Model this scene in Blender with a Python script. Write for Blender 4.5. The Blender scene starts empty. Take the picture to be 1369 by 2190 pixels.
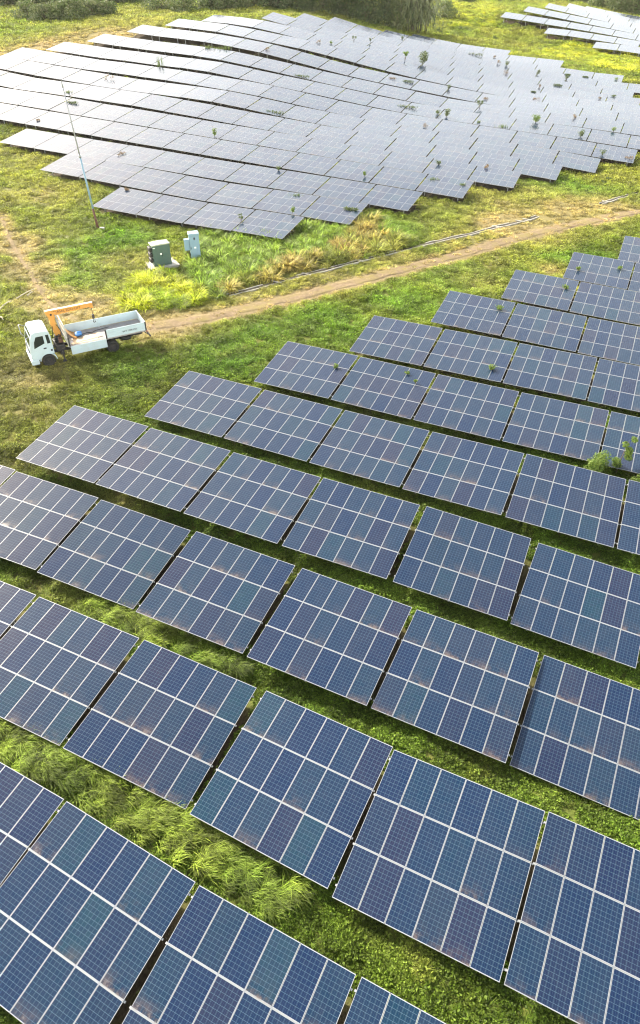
EXPO=1.62; GD=1.0; VEIL=13.; VEILS=.27; HAZE=.00007
TABLES=[('fg',7,0,-15.38,37.42,1.64,-23.99,4.61,-1.08),('fg',7,1,-9.67,34.75,1.58,-24.44,4.01,-0.79),('fg',7,2,-3.92,32.02,1.55,-24.31,3.61,-0.92),('fg',7,3,1.85,29.36,1.51,-22.91,4.12,-1.91),('fg',7,4,7.77,26.81,1.25,-23.25,5.17,-3.35),('fg',7,5,13.58,24.19,0.81,-25.77,4.91,-1.78),('fg',6,0,-8.13,42.37,1.51,-23.71,4.11,-1.08),('fg',6,1,-2.39,39.78,1.41,-24.33,4.0,-0.93),('fg',6,2,3.32,37.17,1.34,-24.34,4.15,-0.34),('fg',6,3,9.03,34.56,1.31,-24.64,4.54,0.44),('fg',6,4,14.75,31.97,1.25,-23.39,5.01,-1.89),('fg',6,5,20.49,29.51,1.09,-23.24,5.36,-1.1),('fg',8,0,-17.26,30.75,0.97,-22.36,5.34,-2.43),('fg',8,1,-11.38,28.03,0.86,-22.64,5.02,-3.68),('fg',8,2,-5.32,24.78,1.29,-23.69,4.55,-2.6),('fg',8,3,0.54,21.73,1.47,-25.05,3.94,-1.91),('fg',8,4,6.24,19.09,1.21,-25.68,4.31,-0.77),('fg',8,5,11.97,16.5,0.82,-26.39,4.97,-1.13),('fg',8,-1,-22.97,33.23,1.16,-23.15,5.92,-1.16),('fg',9,0,-18.43,22.62,1.35,-23.85,5.73,-1.53),('fg',9,1,-12.74,20.03,1.2,-24.57,5.0,-1.86),('fg',9,2,-6.91,17.21,1.22,-24.78,4.37,-2.76),('fg',9,3,-1.11,14.14,1.48,-27.76,6.06,0.96),('fg',9,4,4.37,11.12,1.74,-26.7,8.14,2.59),('fg',9,5,9.83,8.24,2.23,-26.18,6.41,-0.96),('fg',10,0,-14.04,11.93,1.65,-27.18,5.67,-1.28),('fg',10,1,-8.58,8.99,1.61,-28.71,5.62,-1.38),('fg',10,2,-2.96,5.99,1.54,-26.86,6.03,-0.44),('fg',10,3,2.66,3.19,1.53,-26.64,6.51,0.64),('fg',5,0,-0.94,47.58,1.22,-23.83,4.54,-0.17),('fg',5,1,4.8,45.05,1.12,-23.86,4.51,-0.98),('fg',5,2,10.53,42.52,1.03,-23.85,4.37,-0.53),('fg',5,3,16.26,40.0,0.98,-24.13,4.3,0.12),('fg',5,4,21.94,37.44,0.94,-24.22,4.39,-0.45),('fg',4,0,6.39,52.82,0.91,-23.41,4.4,-0.37),('fg',4,1,12.15,50.32,0.86,-23.75,4.29,-0.14),('fg',4,2,17.86,47.8,0.83,-23.74,4.34,-0.18),('fg',4,3,23.56,45.28,0.77,-23.85,4.5,-0.56),('fg',3,0,13.7,58.18,0.75,-23.77,4.29,-1.08),('fg',3,1,19.41,55.64,0.59,-23.84,4.45,-1.39),('fg',3,2,25.12,53.1,0.44,-23.91,4.61,-0.96),('fg',2,0,20.94,63.51,0.5,-24.15,4.46,-1.6),('fg',2,1,26.64,60.94,0.32,-24.27,4.67,-1.29),('fg',1,0,28.28,69.11,0.08,-24.42,4.89,-1.54),('fg',1,1,33.95,66.53,-0.09,-24.41,5.07,-1.33),('fg',0,0,35.26,73.84,0.06,-23.98,5.14,-1.15),('far',1,0,-22.84,87.76,1.34,-23.28,5.1,-1.91),('far',1,1,-17.11,85.28,1.14,-23.06,4.87,-2.06),('far',1,2,-11.34,82.85,1.02,-22.86,4.57,-0.27),('far',1,3,-5.57,80.42,0.98,-23.06,4.47,-0.79),('far',2,0,-32.45,100.12,2.09,-23.73,5.39,-2.0),('far',2,1,-26.75,97.56,1.85,-23.74,5.4,-2.48),('far',2,2,-21.06,95.02,1.59,-23.73,5.15,-2.44),('far',2,3,-15.34,92.5,1.33,-23.44,4.9,-2.22),('far',2,4,-9.6,90.0,1.18,-23.49,4.76,-0.77),('far',2,5,-3.85,87.51,1.11,-23.39,4.68,-0.99),('far',2,6,1.9,85.03,0.97,-23.5,4.72,-1.69),('far',3,0,-42.23,113.24,2.37,-24.34,5.71,-1.68),('far',3,1,-36.57,110.62,2.2,-24.33,5.64,-1.72),('far',3,2,-30.91,108.0,2.03,-24.2,5.57,-1.66),('far',3,3,-25.25,105.4,1.88,-24.27,5.42,-1.64),('far',3,4,-19.59,102.78,1.7,-24.23,5.17,-2.0),('far',3,5,-13.9,100.21,1.51,-23.83,5.06,-1.78),('far',3,6,-8.18,97.67,1.35,-23.7,4.97,-1.45),('far',3,7,-2.46,95.15,1.19,-23.6,4.85,-1.73),('far',3,8,3.28,92.64,1.01,-23.62,4.76,-1.72),('far',3,9,9.02,90.14,0.8,-23.71,4.69,-2.27),('far',4,0,-52.08,126.14,3.6,-24.77,5.93,-2.24),('far',4,1,-46.41,123.52,3.35,-24.62,5.89,-2.5),('far',4,2,-40.74,120.9,3.1,-24.61,5.87,-2.22),('far',4,3,-35.1,118.25,2.88,-24.52,5.8,-2.0),('far',4,4,-29.44,115.63,2.64,-24.25,5.63,-2.46),('far',4,5,-23.77,113.04,2.4,-24.09,5.49,-2.17),('far',4,6,-18.08,110.47,2.15,-23.86,5.36,-2.44),('far',4,7,-12.39,107.92,1.9,-23.69,5.18,-2.3),('far',4,8,-6.69,105.38,1.64,-23.47,4.98,-2.52),('far',4,9,-0.95,102.89,1.37,-23.22,4.76,-2.56),('far',4,10,4.81,100.43,1.1,-23.02,4.54,-2.35),('far',4,11,10.6,97.99,0.83,-22.82,4.33,-2.58),('far',4,12,16.38,95.57,0.55,-22.82,4.15,-2.65),('far',5,0,-55.99,136.44,4.12,-26.4,6.11,-1.62),('far',5,1,-50.42,133.65,3.97,-25.76,6.25,-1.49),('far',5,2,-44.78,130.95,3.79,-24.68,6.38,-2.16),('far',5,3,-39.08,128.37,3.48,-24.04,6.2,-3.16),('far',5,4,-33.37,125.82,3.18,-24.04,5.92,-2.32),('far',5,5,-27.68,123.26,2.91,-24.1,5.67,-2.72),('far',5,6,-22.0,120.69,2.62,-23.94,5.52,-2.77),('far',5,7,-16.31,118.13,2.33,-23.77,5.34,-2.65),('far',5,8,-10.61,115.61,2.06,-23.48,5.06,-2.69),('far',5,9,-4.89,113.12,1.75,-23.19,4.72,-3.12),('far',5,10,0.83,110.66,1.41,-22.75,4.34,-3.13),('far',5,11,6.58,108.24,1.09,-22.32,3.99,-2.84),('far',5,12,12.36,105.87,0.77,-22.11,3.81,-2.91),('far',5,13,18.15,103.51,0.44,-22.19,3.74,-3.09),('far',5,14,23.94,101.14,0.11,-22.33,3.79,-2.96),('far',6,0,-60.16,147.05,5.18,-25.7,6.51,-5.05),('far',6,1,-54.57,144.31,4.64,-25.66,6.49,-4.21),('far',6,2,-48.98,141.57,4.34,-25.69,6.45,-1.28),('far',6,3,-43.39,138.82,4.22,-25.31,6.27,-1.59),('far',6,4,-37.73,136.17,4.02,-24.46,6.06,-2.28),('far',6,5,-32.03,133.59,3.81,-24.3,5.86,-1.95),('far',6,6,-26.35,131.0,3.53,-24.24,5.67,-3.15),('far',6,7,-20.66,128.42,3.16,-24.04,5.49,-3.4),('far',6,8,-14.97,125.86,2.75,-23.9,5.32,-4.02),('far',6,9,-9.3,123.32,2.34,-23.63,5.08,-3.64),('far',6,10,-3.58,120.82,1.93,-23.08,4.72,-4.1),('far',6,11,2.18,118.39,1.5,-22.42,4.28,-3.67),('far',6,12,7.98,116.03,1.12,-22.01,3.91,-3.38),('far',6,13,13.79,113.69,0.76,-21.84,3.68,-3.23),('far',6,14,19.6,111.36,0.39,-21.88,3.59,-3.33),('far',6,15,25.39,109.01,-0.01,-22.14,3.66,-3.49),('far',6,16,31.15,106.63,-0.44,-22.54,3.91,-3.9),('far',7,0,-58.91,154.46,5.86,-23.67,6.52,-4.33),('far',7,1,-53.2,151.93,5.41,-23.99,6.55,-3.9),('far',7,2,-47.54,149.34,5.02,-24.45,6.48,-3.02),('far',7,3,-41.9,146.69,4.67,-24.5,6.29,-3.05),('far',7,4,-36.25,144.07,4.34,-24.28,6.12,-2.58),('far',7,5,-30.57,141.47,4.11,-24.21,6.03,-1.68),('far',7,6,-24.91,138.86,3.96,-24.21,5.76,-1.62),('far',7,7,-19.23,136.28,3.77,-23.97,5.44,-2.45),('far',7,8,-13.51,133.74,3.37,-23.59,5.29,-5.01),('far',7,9,-7.79,131.25,2.75,-23.39,5.06,-5.91),('far',7,10,-2.07,128.77,2.14,-23.21,4.69,-5.02),('far',7,11,3.65,126.3,1.61,-23.0,4.31,-4.59),('far',7,12,9.37,123.84,1.15,-22.83,4.07,-3.84),('far',7,13,15.11,121.41,0.75,-22.73,3.93,-3.52),('far',7,14,20.88,118.98,0.38,-22.8,3.9,-3.29),('far',7,15,26.67,116.54,0.03,-23.0,4.0,-3.03),('far',7,16,32.45,114.08,-0.32,-23.26,4.13,-3.41),('far',7,17,38.19,111.59,-0.79,-23.44,4.35,-4.94),('far',8,0,-57.27,162.06,6.24,-23.93,6.23,-3.63),('far',8,1,-51.57,159.52,5.86,-23.71,6.22,-3.42),('far',8,2,-45.87,156.98,5.5,-23.74,6.28,-3.26),('far',8,3,-40.18,154.44,5.24,-23.87,6.24,-1.59),('far',8,4,-34.49,151.87,5.04,-23.96,6.16,-2.39),('far',8,5,-28.83,149.28,4.79,-24.21,6.02,-2.07),('far',8,6,-23.18,146.67,4.51,-24.35,5.76,-3.0),('far',8,7,-17.53,144.06,4.15,-24.18,5.54,-3.51),('far',8,8,-11.85,141.49,3.74,-23.86,5.39,-4.56),('far',8,9,-6.16,138.96,3.16,-23.65,5.3,-6.17),('far',8,10,-0.46,136.46,2.47,-23.56,5.14,-6.17),('far',8,11,5.25,133.97,1.81,-23.25,4.83,-5.6),('far',8,12,10.97,131.52,1.27,-22.93,4.42,-4.29),('far',8,13,16.72,129.09,0.85,-22.71,4.11,-3.54),('far',8,14,22.48,126.66,0.48,-22.73,3.99,-3.36),('far',8,15,28.24,124.23,0.13,-23.03,4.11,-2.88),('far',8,16,34.0,121.76,-0.19,-23.44,4.38,-2.93),('far',8,17,39.74,119.25,-0.54,-23.75,4.66,-3.54),('far',8,18,45.45,116.73,-0.93,-23.92,4.82,-3.36),('far',9,0,-50.12,167.14,6.55,-23.83,6.1,-2.65),('far',9,1,-44.42,164.6,6.23,-23.73,6.23,-3.22),('far',9,2,-38.74,162.03,5.97,-23.98,6.22,-1.59),('far',9,3,-33.05,159.47,5.74,-23.87,6.12,-2.84),('far',9,4,-27.36,156.91,5.5,-24.19,6.02,-1.54),('far',9,5,-21.68,154.32,5.29,-24.25,5.74,-2.81),('far',9,6,-16.02,151.75,4.82,-23.93,5.52,-5.8),('far',9,7,-10.34,149.22,4.16,-23.53,5.38,-5.8),('far',9,8,-4.64,146.73,3.53,-23.39,5.35,-5.92),('far',9,9,1.07,144.25,2.89,-23.42,5.22,-6.15),('far',9,10,6.77,141.78,2.2,-23.26,4.96,-6.36),('far',9,11,12.5,139.33,1.55,-22.92,4.62,-5.4),('far',9,12,18.26,136.92,1.01,-22.62,4.25,-4.35),('far',9,13,24.03,134.52,0.6,-22.56,4.01,-3.28),('far',9,14,29.79,132.11,0.26,-22.84,4.03,-2.87),('far',9,15,35.52,129.66,-0.04,-23.25,4.19,-2.47),('far',9,16,41.25,127.18,-0.32,-23.5,4.39,-2.62),('far',9,17,46.97,124.68,-0.66,-23.56,4.55,-3.45),('far',9,18,52.68,122.19,-1.01,-23.59,4.62,-2.72),('far',10,0,-42.99,172.0,7.29,-23.53,6.12,-3.34),('far',10,1,-37.29,169.48,6.95,-23.57,6.14,-2.88),('far',10,2,-31.59,166.94,6.67,-23.69,6.05,-2.22),('far',10,3,-25.9,164.4,6.43,-23.71,5.87,-2.37),('far',10,4,-20.21,161.86,6.11,-23.65,5.74,-3.69),('far',10,5,-14.5,159.36,5.56,-23.36,5.74,-6.24),('far',10,6,-8.78,156.9,4.85,-23.2,5.68,-6.78),('far',10,7,-3.06,154.45,4.08,-23.17,5.59,-7.22),('far',10,8,2.66,152.01,3.32,-23.2,5.42,-6.79),('far',10,9,8.38,149.56,2.61,-23.09,5.18,-6.44),('far',10,10,14.11,147.14,1.92,-22.91,4.84,-6.21),('far',10,11,19.84,144.72,1.22,-22.82,4.52,-6.1),('far',10,12,25.56,142.3,0.67,-23.05,4.36,-3.75),('far',10,13,31.28,139.85,0.33,-23.15,4.2,-2.79),('far',10,14,37.0,137.4,0.08,-23.22,4.14,-2.08),('far',10,15,42.74,134.93,-0.13,-23.38,4.2,-1.97),('far',10,16,48.46,132.45,-0.4,-23.51,4.33,-2.88),('far',10,17,54.17,129.96,-0.7,-23.61,4.47,-2.5),('far',11,0,-35.72,176.99,8.29,-23.65,6.07,-3.63),('far',11,1,-30.02,174.46,7.97,-23.72,5.98,-2.19),('far',11,2,-24.32,171.92,7.71,-23.73,5.87,-2.79),('far',11,3,-18.64,169.39,7.31,-23.57,5.89,-4.8),('far',11,4,-12.96,166.88,6.73,-23.41,5.89,-5.85),('far',11,5,-7.26,164.42,5.95,-23.16,5.77,-8.28),('far',11,6,-1.57,161.98,4.97,-23.03,5.63,-8.95),('far',11,7,4.13,159.57,4.0,-22.85,5.47,-8.43),('far',11,8,9.87,157.16,3.14,-22.82,5.31,-7.06),('far',11,9,15.61,154.76,2.42,-22.84,5.1,-6.37),('far',11,10,21.35,152.34,1.74,-22.81,4.82,-6.22),('far',11,11,27.09,149.93,1.08,-22.75,4.55,-5.69),('far',11,12,32.83,147.53,0.53,-22.64,4.29,-4.18),('far',11,13,38.59,145.12,0.15,-22.63,4.07,-2.76),('far',11,14,44.35,142.72,-0.12,-22.76,4.04,-2.18),('far',11,15,50.09,140.29,-0.38,-22.9,4.12,-2.58),('far',11,16,55.84,137.86,-0.66,-22.98,4.26,-2.26),('far',12,0,-28.51,181.65,8.89,-22.35,5.7,-2.78),('far',12,1,-22.75,179.26,8.57,-22.45,5.66,-3.17),('far',12,2,-16.97,176.88,8.08,-22.39,5.7,-5.54),('far',12,3,-11.21,174.5,7.4,-22.51,5.75,-6.57),('far',12,4,-5.48,172.11,6.7,-22.71,5.66,-6.71),('far',12,5,0.23,169.7,5.91,-22.83,5.55,-8.27),('far',12,6,5.92,167.29,4.98,-22.91,5.43,-8.8),('far',12,7,11.61,164.87,4.0,-22.99,5.3,-8.65),('far',12,8,17.31,162.45,3.06,-23.07,5.17,-8.15),('far',12,9,23.0,160.02,2.22,-23.03,5.0,-7.04),('far',12,10,28.71,157.6,1.48,-22.8,4.72,-6.48),('far',12,11,34.43,155.2,0.81,-22.58,4.45,-5.54),('far',12,12,40.16,152.81,0.28,-22.43,4.27,-4.09),('far',12,13,45.9,150.43,-0.12,-22.34,4.18,-2.98),('far',12,14,51.66,148.06,-0.43,-22.34,4.21,-2.56),('far',12,15,57.43,145.68,-0.7,-22.41,4.37,-2.1),('far',13,0,-21.31,186.8,9.12,-21.7,5.39,-2.35),('far',13,1,-15.52,184.47,8.79,-21.99,5.47,-4.25),('far',13,2,-9.77,182.11,8.15,-22.34,5.57,-7.67),('far',13,3,-4.09,179.72,7.24,-22.72,5.55,-9.0),('far',13,4,1.57,177.31,6.26,-22.82,5.53,-8.68),('far',13,5,7.25,174.9,5.32,-22.81,5.49,-8.48),('far',13,6,12.96,172.49,4.43,-22.89,5.45,-7.89),('far',13,7,18.67,170.07,3.55,-22.97,5.38,-8.27),('far',13,8,24.37,167.65,2.65,-22.99,5.27,-7.97),('far',13,9,30.07,165.22,1.77,-23.01,5.11,-7.81),('far',13,10,35.77,162.79,0.96,-22.96,4.95,-6.55),('far',13,11,41.49,160.37,0.31,-22.84,4.85,-5.03),('far',13,12,47.22,157.95,-0.17,-22.69,4.8,-3.58),('far',13,13,52.98,155.55,-0.53,-22.53,4.8,-3.02),('far',13,14,58.75,153.16,-0.81,-22.46,4.83,-1.99),('far',14,0,-8.41,189.58,8.87,-22.98,5.56,-9.79),('far',14,1,-2.77,187.16,7.71,-22.92,5.5,-10.98),('far',14,2,2.88,184.75,6.56,-22.93,5.51,-9.66),('far',14,3,8.56,182.34,5.59,-23.0,5.52,-8.26),('far',14,4,14.27,179.91,4.72,-23.02,5.53,-7.81),('far',14,5,19.97,177.49,3.84,-22.92,5.49,-8.34),('far',14,6,25.67,175.08,2.93,-22.87,5.41,-8.1),('far',14,7,31.38,172.66,2.05,-22.92,5.33,-7.81),('far',14,8,37.09,170.24,1.21,-22.98,5.23,-7.16),('far',14,9,42.81,167.81,0.51,-23.02,5.17,-5.19),('far',14,10,48.54,165.38,-0.01,-22.9,5.15,-4.33),('far',14,11,54.28,162.96,-0.48,-22.64,5.1,-4.01),('far',14,12,60.04,160.57,-0.79,-22.52,5.11,-1.59),('far',15,0,-1.51,194.59,8.09,-23.18,5.64,-10.92),('far',15,1,4.13,192.17,6.88,-23.17,5.59,-10.93),('far',15,2,9.79,189.73,5.78,-23.28,5.56,-8.98),('far',15,3,15.47,187.29,4.83,-23.27,5.55,-8.46),('far',15,4,21.15,184.85,3.9,-23.06,5.52,-8.37),('far',15,5,26.85,182.43,2.99,-22.84,5.48,-8.11),('far',15,6,32.57,180.02,2.12,-22.8,5.43,-7.59),('far',15,7,38.3,177.61,1.35,-22.89,5.37,-6.37),('far',15,8,44.04,175.18,0.73,-23.02,5.34,-4.75),('far',15,9,49.78,172.74,0.2,-22.99,5.33,-4.67),('far',15,10,55.51,170.31,-0.35,-22.76,5.26,-4.83),('far',15,11,61.26,167.91,-0.75,-22.6,5.24,-2.03),('far',15,12,67.03,165.51,-0.95,-22.47,5.37,-1.74),('far',16,0,5.61,199.56,6.8,-23.73,5.67,-11.74),('far',16,1,11.23,197.09,5.61,-23.72,5.61,-9.72),('far',16,2,16.87,194.6,4.57,-23.74,5.57,-9.03),('far',16,3,22.51,192.12,3.62,-23.4,5.55,-8.14),('far',16,4,28.19,189.67,2.73,-23.04,5.54,-8.05),('far',16,5,33.89,187.25,1.85,-22.87,5.47,-7.64),('far',16,6,39.62,184.83,1.12,-22.89,5.41,-5.23),('far',16,7,45.38,182.4,0.62,-22.93,5.4,-3.7),('far',16,8,51.13,179.97,0.24,-22.87,5.37,-3.41),('far',16,9,56.88,177.56,-0.17,-22.63,5.3,-4.07),('far',16,10,62.64,175.16,-0.52,-22.48,5.15,-2.22),('far',17,0,18.25,201.84,4.09,-23.76,5.6,-8.43),('far',17,1,23.91,199.35,3.22,-23.47,5.58,-7.53),('far',17,2,29.6,196.89,2.4,-23.12,5.56,-7.34),('far',17,3,35.32,194.45,1.64,-22.95,5.5,-6.12),('far',17,4,41.06,192.03,1.1,-22.88,5.46,-3.7),('far',17,5,46.83,189.6,0.8,-22.84,5.44,-2.27),('far',17,6,52.6,187.18,0.55,-22.71,5.33,-2.56),('far',18,0,25.66,206.5,2.73,-23.53,5.61,-7.22),('far',18,1,31.35,204.03,1.98,-23.35,5.56,-6.47),('far',18,2,37.06,201.56,1.41,-23.24,5.57,-4.09),('far',18,3,42.79,199.11,1.01,-23.11,5.6,-3.46),('rr',1,0,75.18,216.74,-0.13,-24.6,5.54,-2.68),('rr',1,1,80.86,214.15,-0.49,-24.58,5.49,-4.23),('rr',2,0,65.37,229.38,1.55,-24.55,5.96,-2.86),('rr',2,1,71.05,226.79,1.15,-24.49,5.87,-4.84),('rr',2,2,76.72,224.2,0.61,-24.55,5.66,-4.81),('rr',2,3,82.39,221.62,0.04,-24.48,5.53,-5.41),('rr',3,0,55.72,242.11,3.85,-24.91,6.35,-5.01),('rr',3,1,61.38,239.49,3.28,-24.87,6.23,-5.41),('rr',3,2,67.04,236.86,2.7,-24.92,6.08,-5.15),('rr',3,3,72.7,234.24,2.11,-24.92,5.95,-5.58),('rr',3,4,78.34,231.62,1.48,-24.86,5.77,-6.09),('rr',3,5,83.97,229.01,0.77,-24.77,5.6,-6.59),('rr',3,6,89.61,226.41,0.06,-24.8,5.54,-6.21),('rr',4,0,63.12,246.89,4.61,-24.98,6.15,-6.71),('rr',4,1,68.75,244.27,3.84,-24.86,6.04,-7.11),('rr',4,2,74.38,241.66,3.05,-24.79,5.89,-7.13),('rr',4,3,80.02,239.07,2.25,-24.65,5.7,-7.32),('rr',4,4,85.66,236.48,1.42,-24.53,5.54,-7.6),('rr',4,5,91.31,233.91,0.64,-24.52,5.49,-6.47),('rr',5,0,70.32,251.68,4.86,-24.4,5.9,-8.32),('rr',5,1,75.95,249.14,3.92,-24.23,5.7,-8.59),('rr',5,2,81.58,246.6,2.96,-24.07,5.52,-8.7),('rr',5,3,87.22,244.08,2.02,-23.99,5.39,-8.08),('rr',5,4,92.89,241.56,1.2,-24.03,5.37,-6.69),('rr',6,0,77.73,256.42,4.37,-23.85,5.5,-8.93),('rr',6,1,83.36,253.92,3.34,-23.76,5.43,-9.37),('rr',6,2,89.01,251.43,2.33,-23.75,5.43,-8.41),('rr',6,3,94.68,248.93,1.49,-23.79,5.43,-6.73),('rr',7,0,84.67,261.35,3.25,-23.92,5.51,-8.03),('rr',7,1,90.32,258.85,2.41,-23.75,5.52,-7.44),('rr',7,2,96.0,256.35,1.65,-23.68,5.53,-6.49)]
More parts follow.
